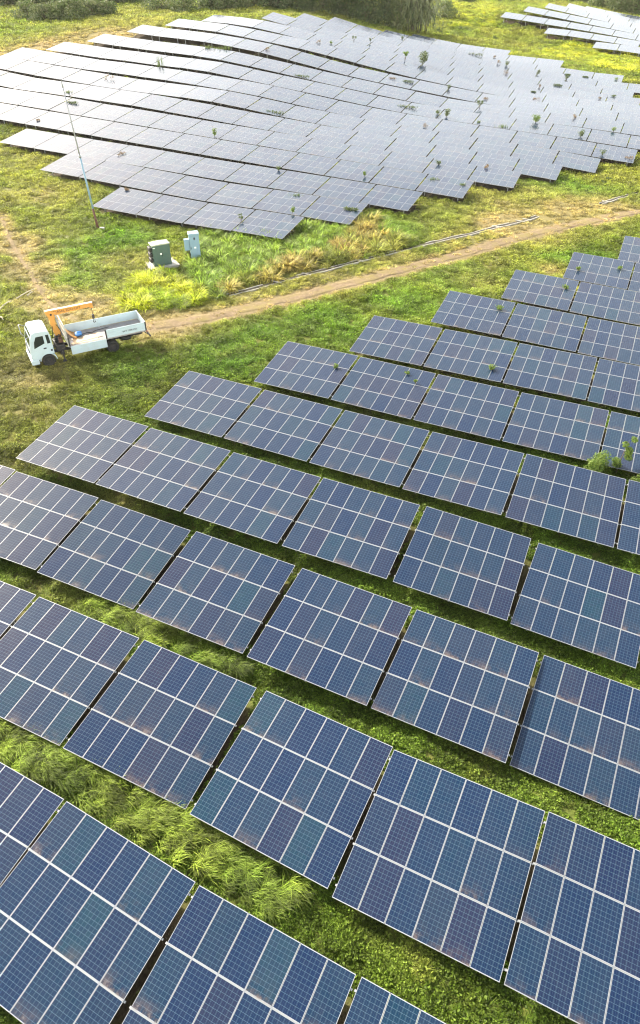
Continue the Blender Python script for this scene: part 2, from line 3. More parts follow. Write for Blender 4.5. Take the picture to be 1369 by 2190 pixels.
TPTS=[(-15.4,37.4,0.59),(-9.7,34.7,0.53),(-3.9,32.0,0.5),(1.8,29.4,0.46),(7.8,26.8,0.2),(13.6,24.2,-0.24),(-8.1,42.4,0.46),(-2.4,39.8,0.36),(3.3,37.2,0.29),(9.0,34.6,0.26),(14.8,32.0,0.2),(20.5,29.5,0.04),(-17.3,30.7,-0.08),(-11.4,28.0,-0.19),(-5.3,24.8,0.24),(0.5,21.7,0.42),(6.2,19.1,0.16),(12.0,16.5,-0.23),(-23.0,33.2,0.11),(-18.4,22.6,0.3),(-12.7,20.0,0.15),(-6.9,17.2,0.17),(-1.1,14.1,0.43),(4.4,11.1,0.69),(9.8,8.2,1.18),(-14.0,11.9,0.6),(-8.6,9.0,0.56),(-3.0,6.0,0.49),(2.7,3.2,0.48),(-0.9,47.6,0.17),(4.8,45.0,0.07),(10.5,42.5,-0.02),(16.3,40.0,-0.07),(21.9,37.4,-0.11),(6.4,52.8,-0.14),(12.1,50.3,-0.19),(17.9,47.8,-0.22),(23.6,45.3,-0.28),(13.7,58.2,-0.3),(19.4,55.6,-0.46),(25.1,53.1,-0.61),(20.9,63.5,-0.55),(26.6,60.9,-0.73),(28.3,69.1,-0.97),(34.0,66.5,-1.14),(35.3,73.8,-0.99),(-22.8,87.8,0.24),(-17.1,85.3,0.04),(-11.3,82.8,-0.08),(-5.6,80.4,-0.12),(-32.4,100.1,0.99),(-26.8,97.6,0.75),(-21.1,95.0,0.49),(-15.3,92.5,0.23),(-9.6,90.0,0.08),(-3.8,87.5,0.01),(1.9,85.0,-0.13),(-42.2,113.2,1.27),(-36.6,110.6,1.1),(-30.9,108.0,0.93),(-25.2,105.4,0.78),(-19.6,102.8,0.6),(-13.9,100.2,0.41),(-8.2,97.7,0.25),(-2.5,95.2,0.09),(3.3,92.6,-0.09),(9.0,90.1,-0.3),(-52.1,126.1,2.5),(-46.4,123.5,2.25),(-40.7,120.9,2.0),(-35.1,118.3,1.78),(-29.4,115.6,1.54),(-23.8,113.0,1.3),(-18.1,110.5,1.05),(-12.4,107.9,0.8),(-6.7,105.4,0.54),(-1.0,102.9,0.27),(4.8,100.4,0.0),(10.6,98.0,-0.27),(16.4,95.6,-0.55),(-56.0,136.4,3.02),(-50.4,133.7,2.87),(-44.8,131.0,2.69),(-39.1,128.4,2.38),(-33.4,125.8,2.08),(-27.7,123.3,1.81),(-22.0,120.7,1.52),(-16.3,118.1,1.23),(-10.6,115.6,0.96),(-4.9,113.1,0.65),(0.8,110.7,0.31),(6.6,108.2,-0.01),(12.4,105.9,-0.33),(18.1,103.5,-0.66),(23.9,101.1,-0.99),(-60.2,147.0,4.08),(-54.6,144.3,3.54),(-49.0,141.6,3.24),(-43.4,138.8,3.12),(-37.7,136.2,2.92),(-32.0,133.6,2.71),(-26.3,131.0,2.43),(-20.7,128.4,2.06),(-15.0,125.9,1.65),(-9.3,123.3,1.24),(-3.6,120.8,0.83),(2.2,118.4,0.4),(8.0,116.0,0.02),(13.8,113.7,-0.34),(19.6,111.4,-0.71),(25.4,109.0,-1.11),(31.2,106.6,-1.54),(-58.9,154.5,4.76),(-53.2,151.9,4.31),(-47.5,149.3,3.92),(-41.9,146.7,3.57),(-36.3,144.1,3.24),(-30.6,141.5,3.01),(-24.9,138.9,2.86),(-19.2,136.3,2.67),(-13.5,133.7,2.27),(-7.8,131.2,1.65),(-2.1,128.8,1.04),(3.7,126.3,0.51),(9.4,123.8,0.05),(15.1,121.4,-0.35),(20.9,119.0,-0.72),(26.7,116.5,-1.07),(32.4,114.1,-1.42),(38.2,111.6,-1.89),(-57.3,162.1,5.14),(-51.6,159.5,4.76),(-45.9,157.0,4.4),(-40.2,154.4,4.14),(-34.5,151.9,3.94),(-28.8,149.3,3.69),(-23.2,146.7,3.41),(-17.5,144.1,3.05),(-11.8,141.5,2.64),(-6.2,139.0,2.06),(-0.5,136.5,1.37),(5.2,134.0,0.71),(11.0,131.5,0.17),(16.7,129.1,-0.25),(22.5,126.7,-0.62),(28.2,124.2,-0.97),(34.0,121.8,-1.29),(39.7,119.3,-1.64),(45.5,116.7,-2.03),(-50.1,167.1,5.45),(-44.4,164.6,5.13),(-38.7,162.0,4.87),(-33.1,159.5,4.64),(-27.4,156.9,4.4),(-21.7,154.3,4.19),(-16.0,151.8,3.72),(-10.3,149.2,3.06),(-4.6,146.7,2.43),(1.1,144.3,1.79),(6.8,141.8,1.1),(12.5,139.3,0.45),(18.3,136.9,-0.09),(24.0,134.5,-0.5),(29.8,132.1,-0.84),(35.5,129.7,-1.14),(41.3,127.2,-1.42),(47.0,124.7,-1.76),(52.7,122.2,-2.11),(-43.0,172.0,6.19),(-37.3,169.5,5.85),(-31.6,166.9,5.57),(-25.9,164.4,5.33),(-20.2,161.9,5.01),(-14.5,159.4,4.46),(-8.8,156.9,3.75),(-3.1,154.5,2.98),(2.7,152.0,2.22),(8.4,149.6,1.51),(14.1,147.1,0.82),(19.8,144.7,0.12),(25.6,142.3,-0.43),(31.3,139.9,-0.77),(37.0,137.4,-1.02),(42.7,134.9,-1.23),(48.5,132.5,-1.5),(54.2,130.0,-1.8),(-35.7,177.0,7.19),(-30.0,174.5,6.87),(-24.3,171.9,6.61),(-18.6,169.4,6.21),(-13.0,166.9,5.63),(-7.3,164.4,4.85),(-1.6,162.0,3.87),(4.1,159.6,2.9),(9.9,157.2,2.04),(15.6,154.8,1.32),(21.4,152.3,0.64),(27.1,149.9,-0.02),(32.8,147.5,-0.57),(38.6,145.1,-0.95),(44.3,142.7,-1.22),(50.1,140.3,-1.48),(55.8,137.9,-1.76),(-28.5,181.7,7.79),(-22.7,179.3,7.47),(-17.0,176.9,6.98),(-11.2,174.5,6.3),(-5.5,172.1,5.6),(0.2,169.7,4.81),(5.9,167.3,3.88),(11.6,164.9,2.9),(17.3,162.4,1.96),(23.0,160.0,1.12),(28.7,157.6,0.38),(34.4,155.2,-0.29),(40.2,152.8,-0.82),(45.9,150.4,-1.22),(51.7,148.1,-1.53),(57.4,145.7,-1.8),(-21.3,186.8,8.02),(-15.5,184.5,7.69),(-9.8,182.1,7.05),(-4.1,179.7,6.14),(1.6,177.3,5.16),(7.3,174.9,4.22),(13.0,172.5,3.33),(18.7,170.1,2.45),(24.4,167.6,1.55),(30.1,165.2,0.67),(35.8,162.8,-0.14),(41.5,160.4,-0.79),(47.2,158.0,-1.27),(53.0,155.6,-1.63),(58.8,153.2,-1.91),(-8.4,189.6,7.77),(-2.8,187.2,6.61),(2.9,184.8,5.46),(8.6,182.3,4.49),(14.3,179.9,3.62),(20.0,177.5,2.74),(25.7,175.1,1.83),(31.4,172.7,0.95),(37.1,170.2,0.11),(42.8,167.8,-0.59),(48.5,165.4,-1.11),(54.3,163.0,-1.58),(60.0,160.6,-1.89),(-1.5,194.6,6.99),(4.1,192.2,5.78),(9.8,189.7,4.68),(15.5,187.3,3.73),(21.1,184.8,2.8),(26.8,182.4,1.89),(32.6,180.0,1.02),(38.3,177.6,0.25),(44.0,175.2,-0.37),(49.8,172.7,-0.9),(55.5,170.3,-1.45),(61.3,167.9,-1.85),(67.0,165.5,-2.05),(5.6,199.6,5.7),(11.2,197.1,4.51),(16.9,194.6,3.47),(22.5,192.1,2.52),(28.2,189.7,1.63),(33.9,187.2,0.75),(39.6,184.8,0.02),(45.4,182.4,-0.48),(51.1,180.0,-0.86),(56.9,177.6,-1.27),(62.6,175.2,-1.62),(18.3,201.8,2.99),(23.9,199.3,2.12),(29.6,196.9,1.3),(35.3,194.5,0.54),(41.1,192.0,0.0),(46.8,189.6,-0.3),(52.6,187.2,-0.55),(25.7,206.5,1.63),(31.3,204.0,0.88),(37.1,201.6,0.31),(42.8,199.1,-0.09),(75.2,216.7,-1.83),(80.9,214.1,-2.19),(65.4,229.4,-0.15),(71.1,226.8,-0.55),(76.7,224.2,-1.09),(82.4,221.6,-1.66),(55.7,242.1,2.15),(61.4,239.5,1.58),(67.0,236.9,1.0),(72.7,234.2,0.41),(78.3,231.6,-0.22),(84.0,229.0,-0.93),(89.6,226.4,-1.64),(63.1,246.9,2.91),(68.7,244.3,2.14),(74.4,241.7,1.35),(80.0,239.1,0.55),(85.7,236.5,-0.28),(91.3,233.9,-1.06),(70.3,251.7,3.16),(75.9,249.1,2.22),(81.6,246.6,1.26),(87.2,244.1,0.32),(92.9,241.6,-0.5),(77.7,256.4,2.67),(83.4,253.9,1.64),(89.0,251.4,0.63),(94.7,248.9,-0.21),(84.7,261.4,1.55),(90.3,258.8,0.71),(96.0,256.4,-0.05),(-160.0,60.0,1.0),(-160.0,130.0,3.5),(-170.0,200.0,6.0),(-120.0,260.0,8.0),(-40.0,270.0,8.0),(20.0,290.0,4.0),(100.0,320.0,1.0),(200.0,300.0,-1.0),(190.0,200.0,-3.0),(190.0,100.0,-2.0),(120.0,60.0,-1.5),(150.0,0.0,-1.0),(-120.0,0.0,1.0),(0.0,-60.0,0.5),(-150.0,-80.0,0.5),(150.0,-80.0,-0.5),(-60.0,60.0,0.8),(-45.0,80.0,0.8),(30.0,262.0,2.8),(60.0,280.0,2.5),(0.0,240.0,6.5),(-30.0,225.0,8.2),(-70.0,200.0,7.0),(-25.0,62.0,0.4),(45.0,85.0,-1.0)]
TRACK=[(-14.8,56.4),(-12.4,57.4),(-10.5,58.4),(-7.7,59.8),(-5.3,61.5),(-2.3,63.3),(0.8,65.3),(4.6,67.7),(8.0,70.1),(12.0,72.6),(16.2,75.7),(20.6,79.0),(25.4,82.4),(29.6,84.8),(34.0,87.2),(40.3,90.7)]
PATH=[(-37.2,84.7),(-33.9,77.6),(-31.4,73.0),(-29.0,68.8),(-27.1,65.1),(-25.1,61.6),(-23.2,59.3),(-21.7,58.1)]
DRAIN=[(-8.6,63.5),(-6.2,65.1),(-4.4,66.5),(-1.5,68.6),(0.3,69.7),(4.1,72.3),(8.4,75.2),(11.2,77.2),(14.6,79.4),(18.2,81.7),(21.0,83.8),(25.2,86.6),(27.1,88.3)]
DRAIN2=[(36.4,94.0),(39.9,96.9),(43.8,100.3)]
BRACES=[(-4.2,66.5),(-1.3,68.5),(4.1,72.3),(20.9,83.7),(24.0,85.7),(25.1,86.4),(37.4,94.7)]
ZONES={'tall_near':[(-14.5,17.7),(-11.4,16.5),(-5.4,13.4),(-1.6,11.6),(-0.7,10.5),(-1.5,9.4),(-2.9,9.9),(-4.7,10.9),(-7.1,12.2),(-10.5,14.1),(-13.6,15.3)],'tall_bc':[(-12.6,25.0),(-10.5,24.6),(-6.8,22.6),(-3.8,20.7),(-3.7,19.9),(-6.0,20.8),(-9.1,22.4),(-11.4,23.7)],'yellow_a':[(-18.2,66.8),(-15.6,69.0),(-13.0,67.0),(-10.6,62.5),(-12.0,60.2),(-16.1,59.5),(-18.0,60.7),(-18.5,63.4)],'yellow_far':[(44.5,198.6),(50.2,205.9),(59.1,213.5),(68.4,225.5),(77.3,225.7),(84.9,218.1),(74.1,187.2),(70.2,188.0),(65.2,193.0),(61.1,200.7),(54.6,204.9),(47.9,206.4)],'bright_far':[(46.5,299.8),(63.2,305.8),(50.0,237.3),(36.5,234.7)],'lush':[(-13.9,72.0),(-12.8,80.4),(-8.5,80.4),(-3.7,78.2),(-1.2,83.3),(4.3,83.2),(6.6,85.3),(9.1,82.3),(10.3,78.0),(3.9,73.0),(-2.0,69.1),(-7.3,65.4),(-9.3,62.6),(-11.3,64.7)],'dry_tufts':[(-9.0,63.9),(-9.3,66.5),(-5.7,69.0),(-2.0,72.8),(0.9,74.9),(4.3,82.8),(6.6,85.3),(7.3,79.2),(10.4,78.7),(9.7,76.8),(3.9,73.2),(-2.0,69.3),(-6.0,66.0)]}
DRY=[(-53.2,168.8,14,1.0),(-45.1,176.2,14,1),(-60.8,163.0,10,0.9),(-48.7,170.3,14,0.9),(-39.6,189.7,10,0.5),(-33.4,76.2,5,0.8),(-29.1,68.8,4,0.9),(-25.3,62.1,4,0.8),(-21.8,60.1,5,0.9),(-13.6,56.9,4,0.9),(-10.2,59.4,4,0.6),(-22.7,48.1,5,0.6),(-23.0,44.7,5,0.5),(-22.0,41.7,5,0.6),(-28.8,79.4,4,0.35),(-20.4,71.7,4,0.5),(-20.3,66.7,4,0.45),(-5.4,63.8,4,0.7),(0.8,67.4,4,0.7),(8.2,72.5,4,0.7),(16.6,78.4,5,0.6),(23.2,84.9,7,0.9),(30.1,89.8,7,0.9),(35.8,93.1,6,0.8),(23.6,92.0,8,0.6),(28.9,96.8,7,0.5),(15.1,69.0,4,0.4),(24.1,71.6,2,0.9),(18.4,71.8,2,0.5),(16.5,66.7,3,0.5),(-23.1,62.1,3,0.8),(37.1,93.2,5,0.5),(-43.6,107.3,6,0.5),(-36.0,91.2,6,0.45),(-20.6,38.4,4,0.5),(-13.0,32.3,3,0.5),(-14.6,25.7,3,0.4),(12.8,90.8,6,0.35),(15.0,85.9,6,0.3),(87.3,245.8,10,0.3)]
LUSH=[(-25.7,73.4,6),(-25.1,67.7,5),(-22.1,77.1,5),(-25.8,61.0,3),(7.9,63.1,4),(0.7,57.0,5),(-4.8,53.2,5),(-7.7,51.4,4),(27.9,73.7,4),(14.9,67.8,5),(9.4,61.1,4),(-14.2,49.6,3),(35.5,99.9,5),(32.4,103.1,5),(7.5,82.2,6)]
WEEDS=[('reed',-29.68,154.37,5.18,2.0,0.79,'far',9,4,-1.1),('tuft',-21.57,165.25,6.53,0.77,0.74,'far',10,4,-2.6),('tuft',-19.79,165.04,6.48,0.67,1.86,'far',10,4,-0.9),('tuft',-18.1,164.82,6.42,0.86,0.74,'far',10,4,0.7),('weed',-15.4,115.28,2.03,1.15,0.7,'far',5,7,2.0),('dry',-10.04,164.66,6.25,0.58,1.02,'far',11,5,-2.7),('mat',-3.02,151.88,3.72,0.45,2.1,'far',10,7,1.1),('mat',-6.94,128.74,2.39,0.47,2.44,'far',7,9,1.8),('weed',2.92,175.42,5.84,0.61,0.59,'far',13,4,2.0),('dry',0.27,172.74,6.35,0.7,0.68,'far',12,5,-1.2),('sparse',7.9,181.63,5.55,1.05,0.91,'far',14,3,-0.3),('weed',21.61,168.98,3.11,2.39,1.92,'far',13,7,3.2),('sparse',17.99,169.81,3.58,1.7,1.16,'far',13,7,-0.5),('sparse',11.46,181.58,5.2,0.95,0.51,'far',14,3,3.0),('weed',19.75,194.56,4.26,0.67,0.65,'far',16,2,2.7),('dry',14.32,156.02,2.67,0.37,0.99,'far',11,9,-1.7),('mat',17.26,154.54,2.28,0.55,1.43,'far',11,9,1.6),('mat',15.55,138.03,1.23,0.51,2.28,'far',9,12,-2.9),('weed',20.54,135.26,0.75,0.75,0.8,'far',9,12,2.8),('weed',21.78,133.65,0.58,1.32,0.95,'far',9,13,-1.7),('dry',17.51,126.43,0.59,0.71,0.68,'far',8,13,1.8),('weed',24.8,152.25,1.48,0.82,0.53,'far',11,11,-3.0),('mat',36.04,188.73,1.87,0.66,2.35,'far',16,5,1.4),('dry',40.47,188.13,1.48,0.44,0.64,'far',16,6,-0.5),('dry',39.66,179.74,1.54,0.74,0.41,'far',15,7,0.4),('weed',41.15,178.82,1.32,0.84,0.92,'far',15,7,2.1),('dry',39.29,171.04,1.14,0.51,0.98,'far',14,8,1.7),('weed',46.78,173.41,0.4,1.03,0.7,'far',15,9,-3.0),('dry',44.19,160.81,0.23,0.77,0.56,'far',13,11,2.3),('mat',48.92,164.34,-0.14,0.59,1.14,'far',14,10,0.8),('weed',52.57,171.17,-0.12,0.92,0.79,'far',15,10,-3.1),('mat',53.52,174.24,0.23,0.31,0.8,'far',15,9,2.8),('mat',41.69,155.1,0.44,0.28,0.63,'far',12,12,0.5),('dry',41.33,150.55,0.02,0.46,0.79,'far',12,12,2.0),('dry',30.95,147.87,0.63,0.45,0.78,'far',11,12,-1.9),('sparse',28.84,141.19,0.49,1.29,1.0,'far',10,13,-2.8),('weed',36.68,131.76,0.13,1.3,1.1,'far',9,15,0.2),('tuft',30.53,129.21,-0.0,0.64,1.01,'far',9,14,1.8),('dry',44.66,135.9,-0.06,0.75,0.73,'far',10,15,1.4),('weed',42.43,124.84,-0.54,1.17,0.83,'far',9,16,2.0),('weed',48.62,127.77,-0.4,0.72,0.69,'far',9,17,0.3),('weed',43.27,115.93,-0.96,0.81,0.78,'far',8,18,-1.7),('dry',47.15,114.79,-1.15,0.29,0.99,'far',8,18,2.3),('mat',57.13,173.32,-0.06,0.31,0.8,'far',15,10,0.3),('weed',63.9,173.67,-0.67,0.52,0.9,'far',16,10,1.7),('dry',54.68,154.37,-0.67,0.47,0.45,'far',13,13,2.0),('weed',57.66,155.85,-0.56,0.38,0.73,'far',13,14,-2.0),('tuft',27.0,131.39,0.25,0.49,0.31,'far',9,14,-2.3),('weed',6.12,98.55,0.93,0.64,0.43,'far',4,10,1.9),('weed',16.75,105.07,0.6,0.67,0.59,'far',5,13,-1.9),('tuft',15.08,97.6,0.74,0.44,0.73,'far',4,12,-2.0),('mat',3.83,84.97,0.98,0.45,1.1,'far',2,6,1.8),('dry',23.33,104.23,0.37,0.6,0.45,'far',5,14,-1.7),('tuft',18.68,95.82,0.54,0.44,0.42,'far',4,12,2.0),('sparse',-8.75,81.45,0.99,0.77,0.48,'far',1,2,2.9),('tuft',-2.61,89.45,1.28,0.35,0.63,'far',2,5,0.4),('weed',-3.02,83.12,1.24,0.83,0.43,'far',1,3,1.3),('weed',-5.22,99.12,1.52,0.51,0.37,'far',3,6,2.1),('dry',-37.38,145.34,4.49,0.87,0.92,'far',7,4,-1.6),('tuft',-42.38,136.7,4.0,0.58,0.8,'far',6,3,1.8),('mat',-40.02,129.87,3.67,0.47,1.37,'far',5,3,-1.5),('dry',-27.47,105.81,1.89,0.47,0.71,'far',3,3,-2.2),('dry',-43.0,120.76,3.07,0.3,0.36,'far',4,2,-2.0),('dry',-23.69,90.71,1.61,0.36,0.4,'far',1,0,-2.0),('weed',1.22,47.5,1.27,0.33,0.32,'fg',5,0,2.0),('sparse',6.59,46.53,1.27,0.22,0.32,'fg',5,1,1.0),('sparse',7.13,45.31,1.18,0.32,0.24,'fg',5,1,2.0),('weed',15.99,58.44,0.8,0.39,0.54,'fg',3,0,2.0),('weed',23.27,63.6,0.52,0.37,0.53,'fg',2,0,2.1),('weed',26.17,69.08,0.06,0.44,0.33,'fg',1,0,-1.9),('weed',30.31,69.24,0.12,0.29,0.47,'fg',1,0,1.8),('weed',13.4,48.03,0.74,0.41,0.51,'fg',4,1,2.1)]
VEG=[('shrub',-69.62,204.7,7.18,3.65,4.5,60),('shrub',-64.6,201.09,7.25,3.37,4.42,95),('shrub',-60.45,200.21,7.42,3.8,4.4,130),('shrub',-56.49,199.98,7.61,4.46,4.84,165),('shrub',-53.32,202.98,7.83,3.39,4.9,200),('shrub',-50.22,203.2,7.98,2.94,3.79,228),('tree',-82.51,230.41,7.67,2.54,7.51,20),('tree',-73.45,225.3,7.69,3.74,7.36,80),('tree',-64.79,225.18,7.86,3.73,7.35,150),('tree',-57.28,227.27,8.04,3.01,7.41,215),('tree',-49.33,227.79,8.16,2.51,7.42,280),('shrub',-38.17,209.45,8.43,3.48,6.86,345),('shrub',-31.6,203.59,8.59,3.62,5.56,395),('tree',-24.75,207.1,8.59,3.67,5.65,460),('tree',-20.52,210.29,8.46,3.5,5.74,500),('tree',-15.19,216.15,8.09,3.59,5.89,550),('tree',-10.56,217.71,7.73,4.1,5.94,590),('tree',-4.68,220.01,7.1,4.88,7.21,640),('tree',1.35,222.03,6.28,5.68,7.3,690),('tree',6.85,222.49,5.41,6.7,7.33,735),('tree',12.35,221.89,4.44,7.7,7.34,780),('tree',17.99,222.89,3.5,8.51,7.4,825),('shrub',20.92,220.68,2.92,7.46,4.9,850),('banana',-2.35,227.6,6.77,2.77,2.24,660),('pandanus',25.96,221.45,2.2,9.25,8.62,890),('shrub',36.85,247.23,2.55,4.42,5.98,950),('shrub',49.72,289.38,2.58,2.24,6.29,995),('shrub',58.74,299.8,2.29,1.98,6.51,1040),('shrub',65.98,299.21,2.05,2.64,6.5,1085),('tree',87.32,308.66,1.28,3.4,6.7,1200),('tree',93.99,308.3,1.01,3.74,6.7,1240),('tree',97.3,291.59,0.63,4.2,5.73,1290),('tree',99.55,281.16,0.33,5.32,6.78,1325),('tree',103.62,277.03,-0.03,6.18,6.09,1360),('herb',32.77,225.92,1.65,1.79,2.01,940),('herb',39.23,231.0,1.46,1.82,1.8,985),('herb',47.24,222.97,0.27,1.52,1.75,1058),('herb',60.41,191.31,-1.09,0.89,1.97,1232),('herb',41.38,105.9,-1.95,0.68,1.33,1302),('herb',40.14,104.57,-1.88,0.54,0.79,1290)]
PTS={'pole':(-25.04,81.07,0.22),'gcab':(-16.61,69.93,0.09),'gcabR':(-15.13,70.94,0.04),'wcab':(-13.21,72.11,-0.01),'wcabR':(-12.34,72.4,-0.03),'truck':(-17.27,52.68,0.45)}
STICKS=[[(-27.8,61.4),(-26.7,63.5)],[(-28.5,59.8),(-28.0,60.7)],[(-28.5,58.8),(-28.4,59.5)],[(-28.1,57.5),(-27.4,56.8)],[(-27.0,62.1),(-26.7,62.8)]]
GREY=[[(-77.0,206.4),(-72.8,206.9),(-77.3,221.1),(-82.8,223.7)],[(-48.1,207.3),(-41.9,206.7),(-45.2,219.2),(-50.3,219.5)],[(-28.6,207.3),(-27.5,207.2),(-31.5,234.3),(-32.6,234.2)]]
import bpy, bmesh, math, random
import numpy as np
from mathutils import Matrix, Vector
random.seed(7); RNG=np.random.default_rng(11)
SC=bpy.context.scene; COL=SC.collection
R=math.radians
# ------------------------------------------------------------------ camera
PITCH=41.0; FPX=1495.0; PW,PH=1369.0,2190.0
CAMZ=28.0
cam=bpy.data.cameras.new('camera'); camo=bpy.data.objects.new('camera',cam); COL.objects.link(camo)
cam.sensor_fit='VERTICAL'; cam.sensor_height=24.0; cam.lens=24.0*FPX/PH; cam.clip_start=.5; cam.clip_end=5000
p_,r_=R(PITCH),R(-.3)
f_=Vector((0,math.cos(p_),-math.sin(p_))); up=Vector((0,math.sin(p_),math.cos(p_))); rt=Vector((1,0,0))
cr,sr=math.cos(r_),math.sin(r_)
CRT=cr*rt+sr*up; CUP=-sr*rt+cr*up
camo.matrix_world=Matrix(((CRT.x,CUP.x,-f_.x,0),(CRT.y,CUP.y,-f_.y,0),(CRT.z,CUP.z,-f_.z,CAMZ),(0,0,0,1)))
SC.camera=camo
# ------------------------------------------------------------------ light
SUN_EL,SUN_AZ=33.0,-46.0          # azimuth: degrees clockwise from +Y (away from the camera)
sd=Vector((math.sin(R(SUN_AZ))*math.cos(R(SUN_EL)),math.cos(R(SUN_AZ))*math.cos(R(SUN_EL)),math.sin(R(SUN_EL))))
sl=bpy.data.lights.new('sun','SUN'); sl.energy=3.8; sl.angle=R(.6); sl.color=(1,.93,.8)
so=bpy.data.objects.new('sun',sl); COL.objects.link(so); so.rotation_euler=(-sd).to_track_quat('-Z','Y').to_euler(); so.location=(0,0,60)
wd=bpy.data.worlds.new('World'); SC.world=wd; wd.use_nodes=True
wn=wd.node_tree; bg=wn.nodes['Background']; sky=wn.nodes.new('ShaderNodeTexSky'); sky.sky_type='NISHITA'; sky.sun_disc=False
sky.sun_elevation=R(SUN_EL); sky.sun_rotation=R(SUN_AZ); sky.altitude=50; sky.air_density=.7; sky.dust_density=1.8; sky.ozone_density=.3
wm=wn.nodes.new('ShaderNodeMix'); wm.data_type='RGBA'; wm.blend_type='MULTIPLY'; wm.inputs[0].default_value=1; wm.inputs[7].default_value=(1,.94,.8,1)   # warm hazy air
wn.links.new(sky.outputs[0],wm.inputs[6]); 
wt=wn.nodes.new('ShaderNodeTexCoord'); wx=wn.nodes.new('ShaderNodeSeparateXYZ'); wn.links.new(wt.outputs['Generated'],wx.inputs[0])   # thin bright veil of high cloud, denser towards the horizon
def wmath(op,a,b):
    q=wn.nodes.new('ShaderNodeMath'); q.operation=op
    for i,v in ((0,a),(1,b)):
        if hasattr(v,'links'): wn.links.new(v,q.inputs[i])
        else: q.inputs[i].default_value=v
    return q.outputs[0]
veil=wmath('MULTIPLY',wmath('EXPONENT',wmath('DIVIDE',wmath('MAXIMUM',wx.outputs[2],0.),-VEILS),0.),VEIL)
vc=wn.nodes.new('ShaderNodeVectorMath'); vc.operation='SCALE'; vc.inputs[0].default_value=(1,.92,.76); wn.links.new(veil,vc.inputs['Scale'])
va=wn.nodes.new('ShaderNodeVectorMath'); va.operation='ADD'; wn.links.new(wm.outputs[2],va.inputs[0]); wn.links.new(vc.outputs[0],va.inputs[1]); wn.links.new(va.outputs[0],bg.inputs[0]); bg.inputs[1].default_value=.15
SC.view_settings.view_transform='Standard'; SC.view_settings.look='None'; SC.view_settings.exposure=EXPO; SC.view_settings.gamma=1
try:
    SC.cycles.pixel_filter_type='BLACKMAN_HARRIS'; SC.cycles.filter_width=1.15; SC.cycles.max_bounces=6; SC.cycles.diffuse_bounces=3; SC.cycles.transmission_bounces=4; SC.cycles.transparent_max_bounces=6; SC.cycles.glossy_bounces=3; SC.cycles.sample_clamp_indirect=6
except Exception: pass
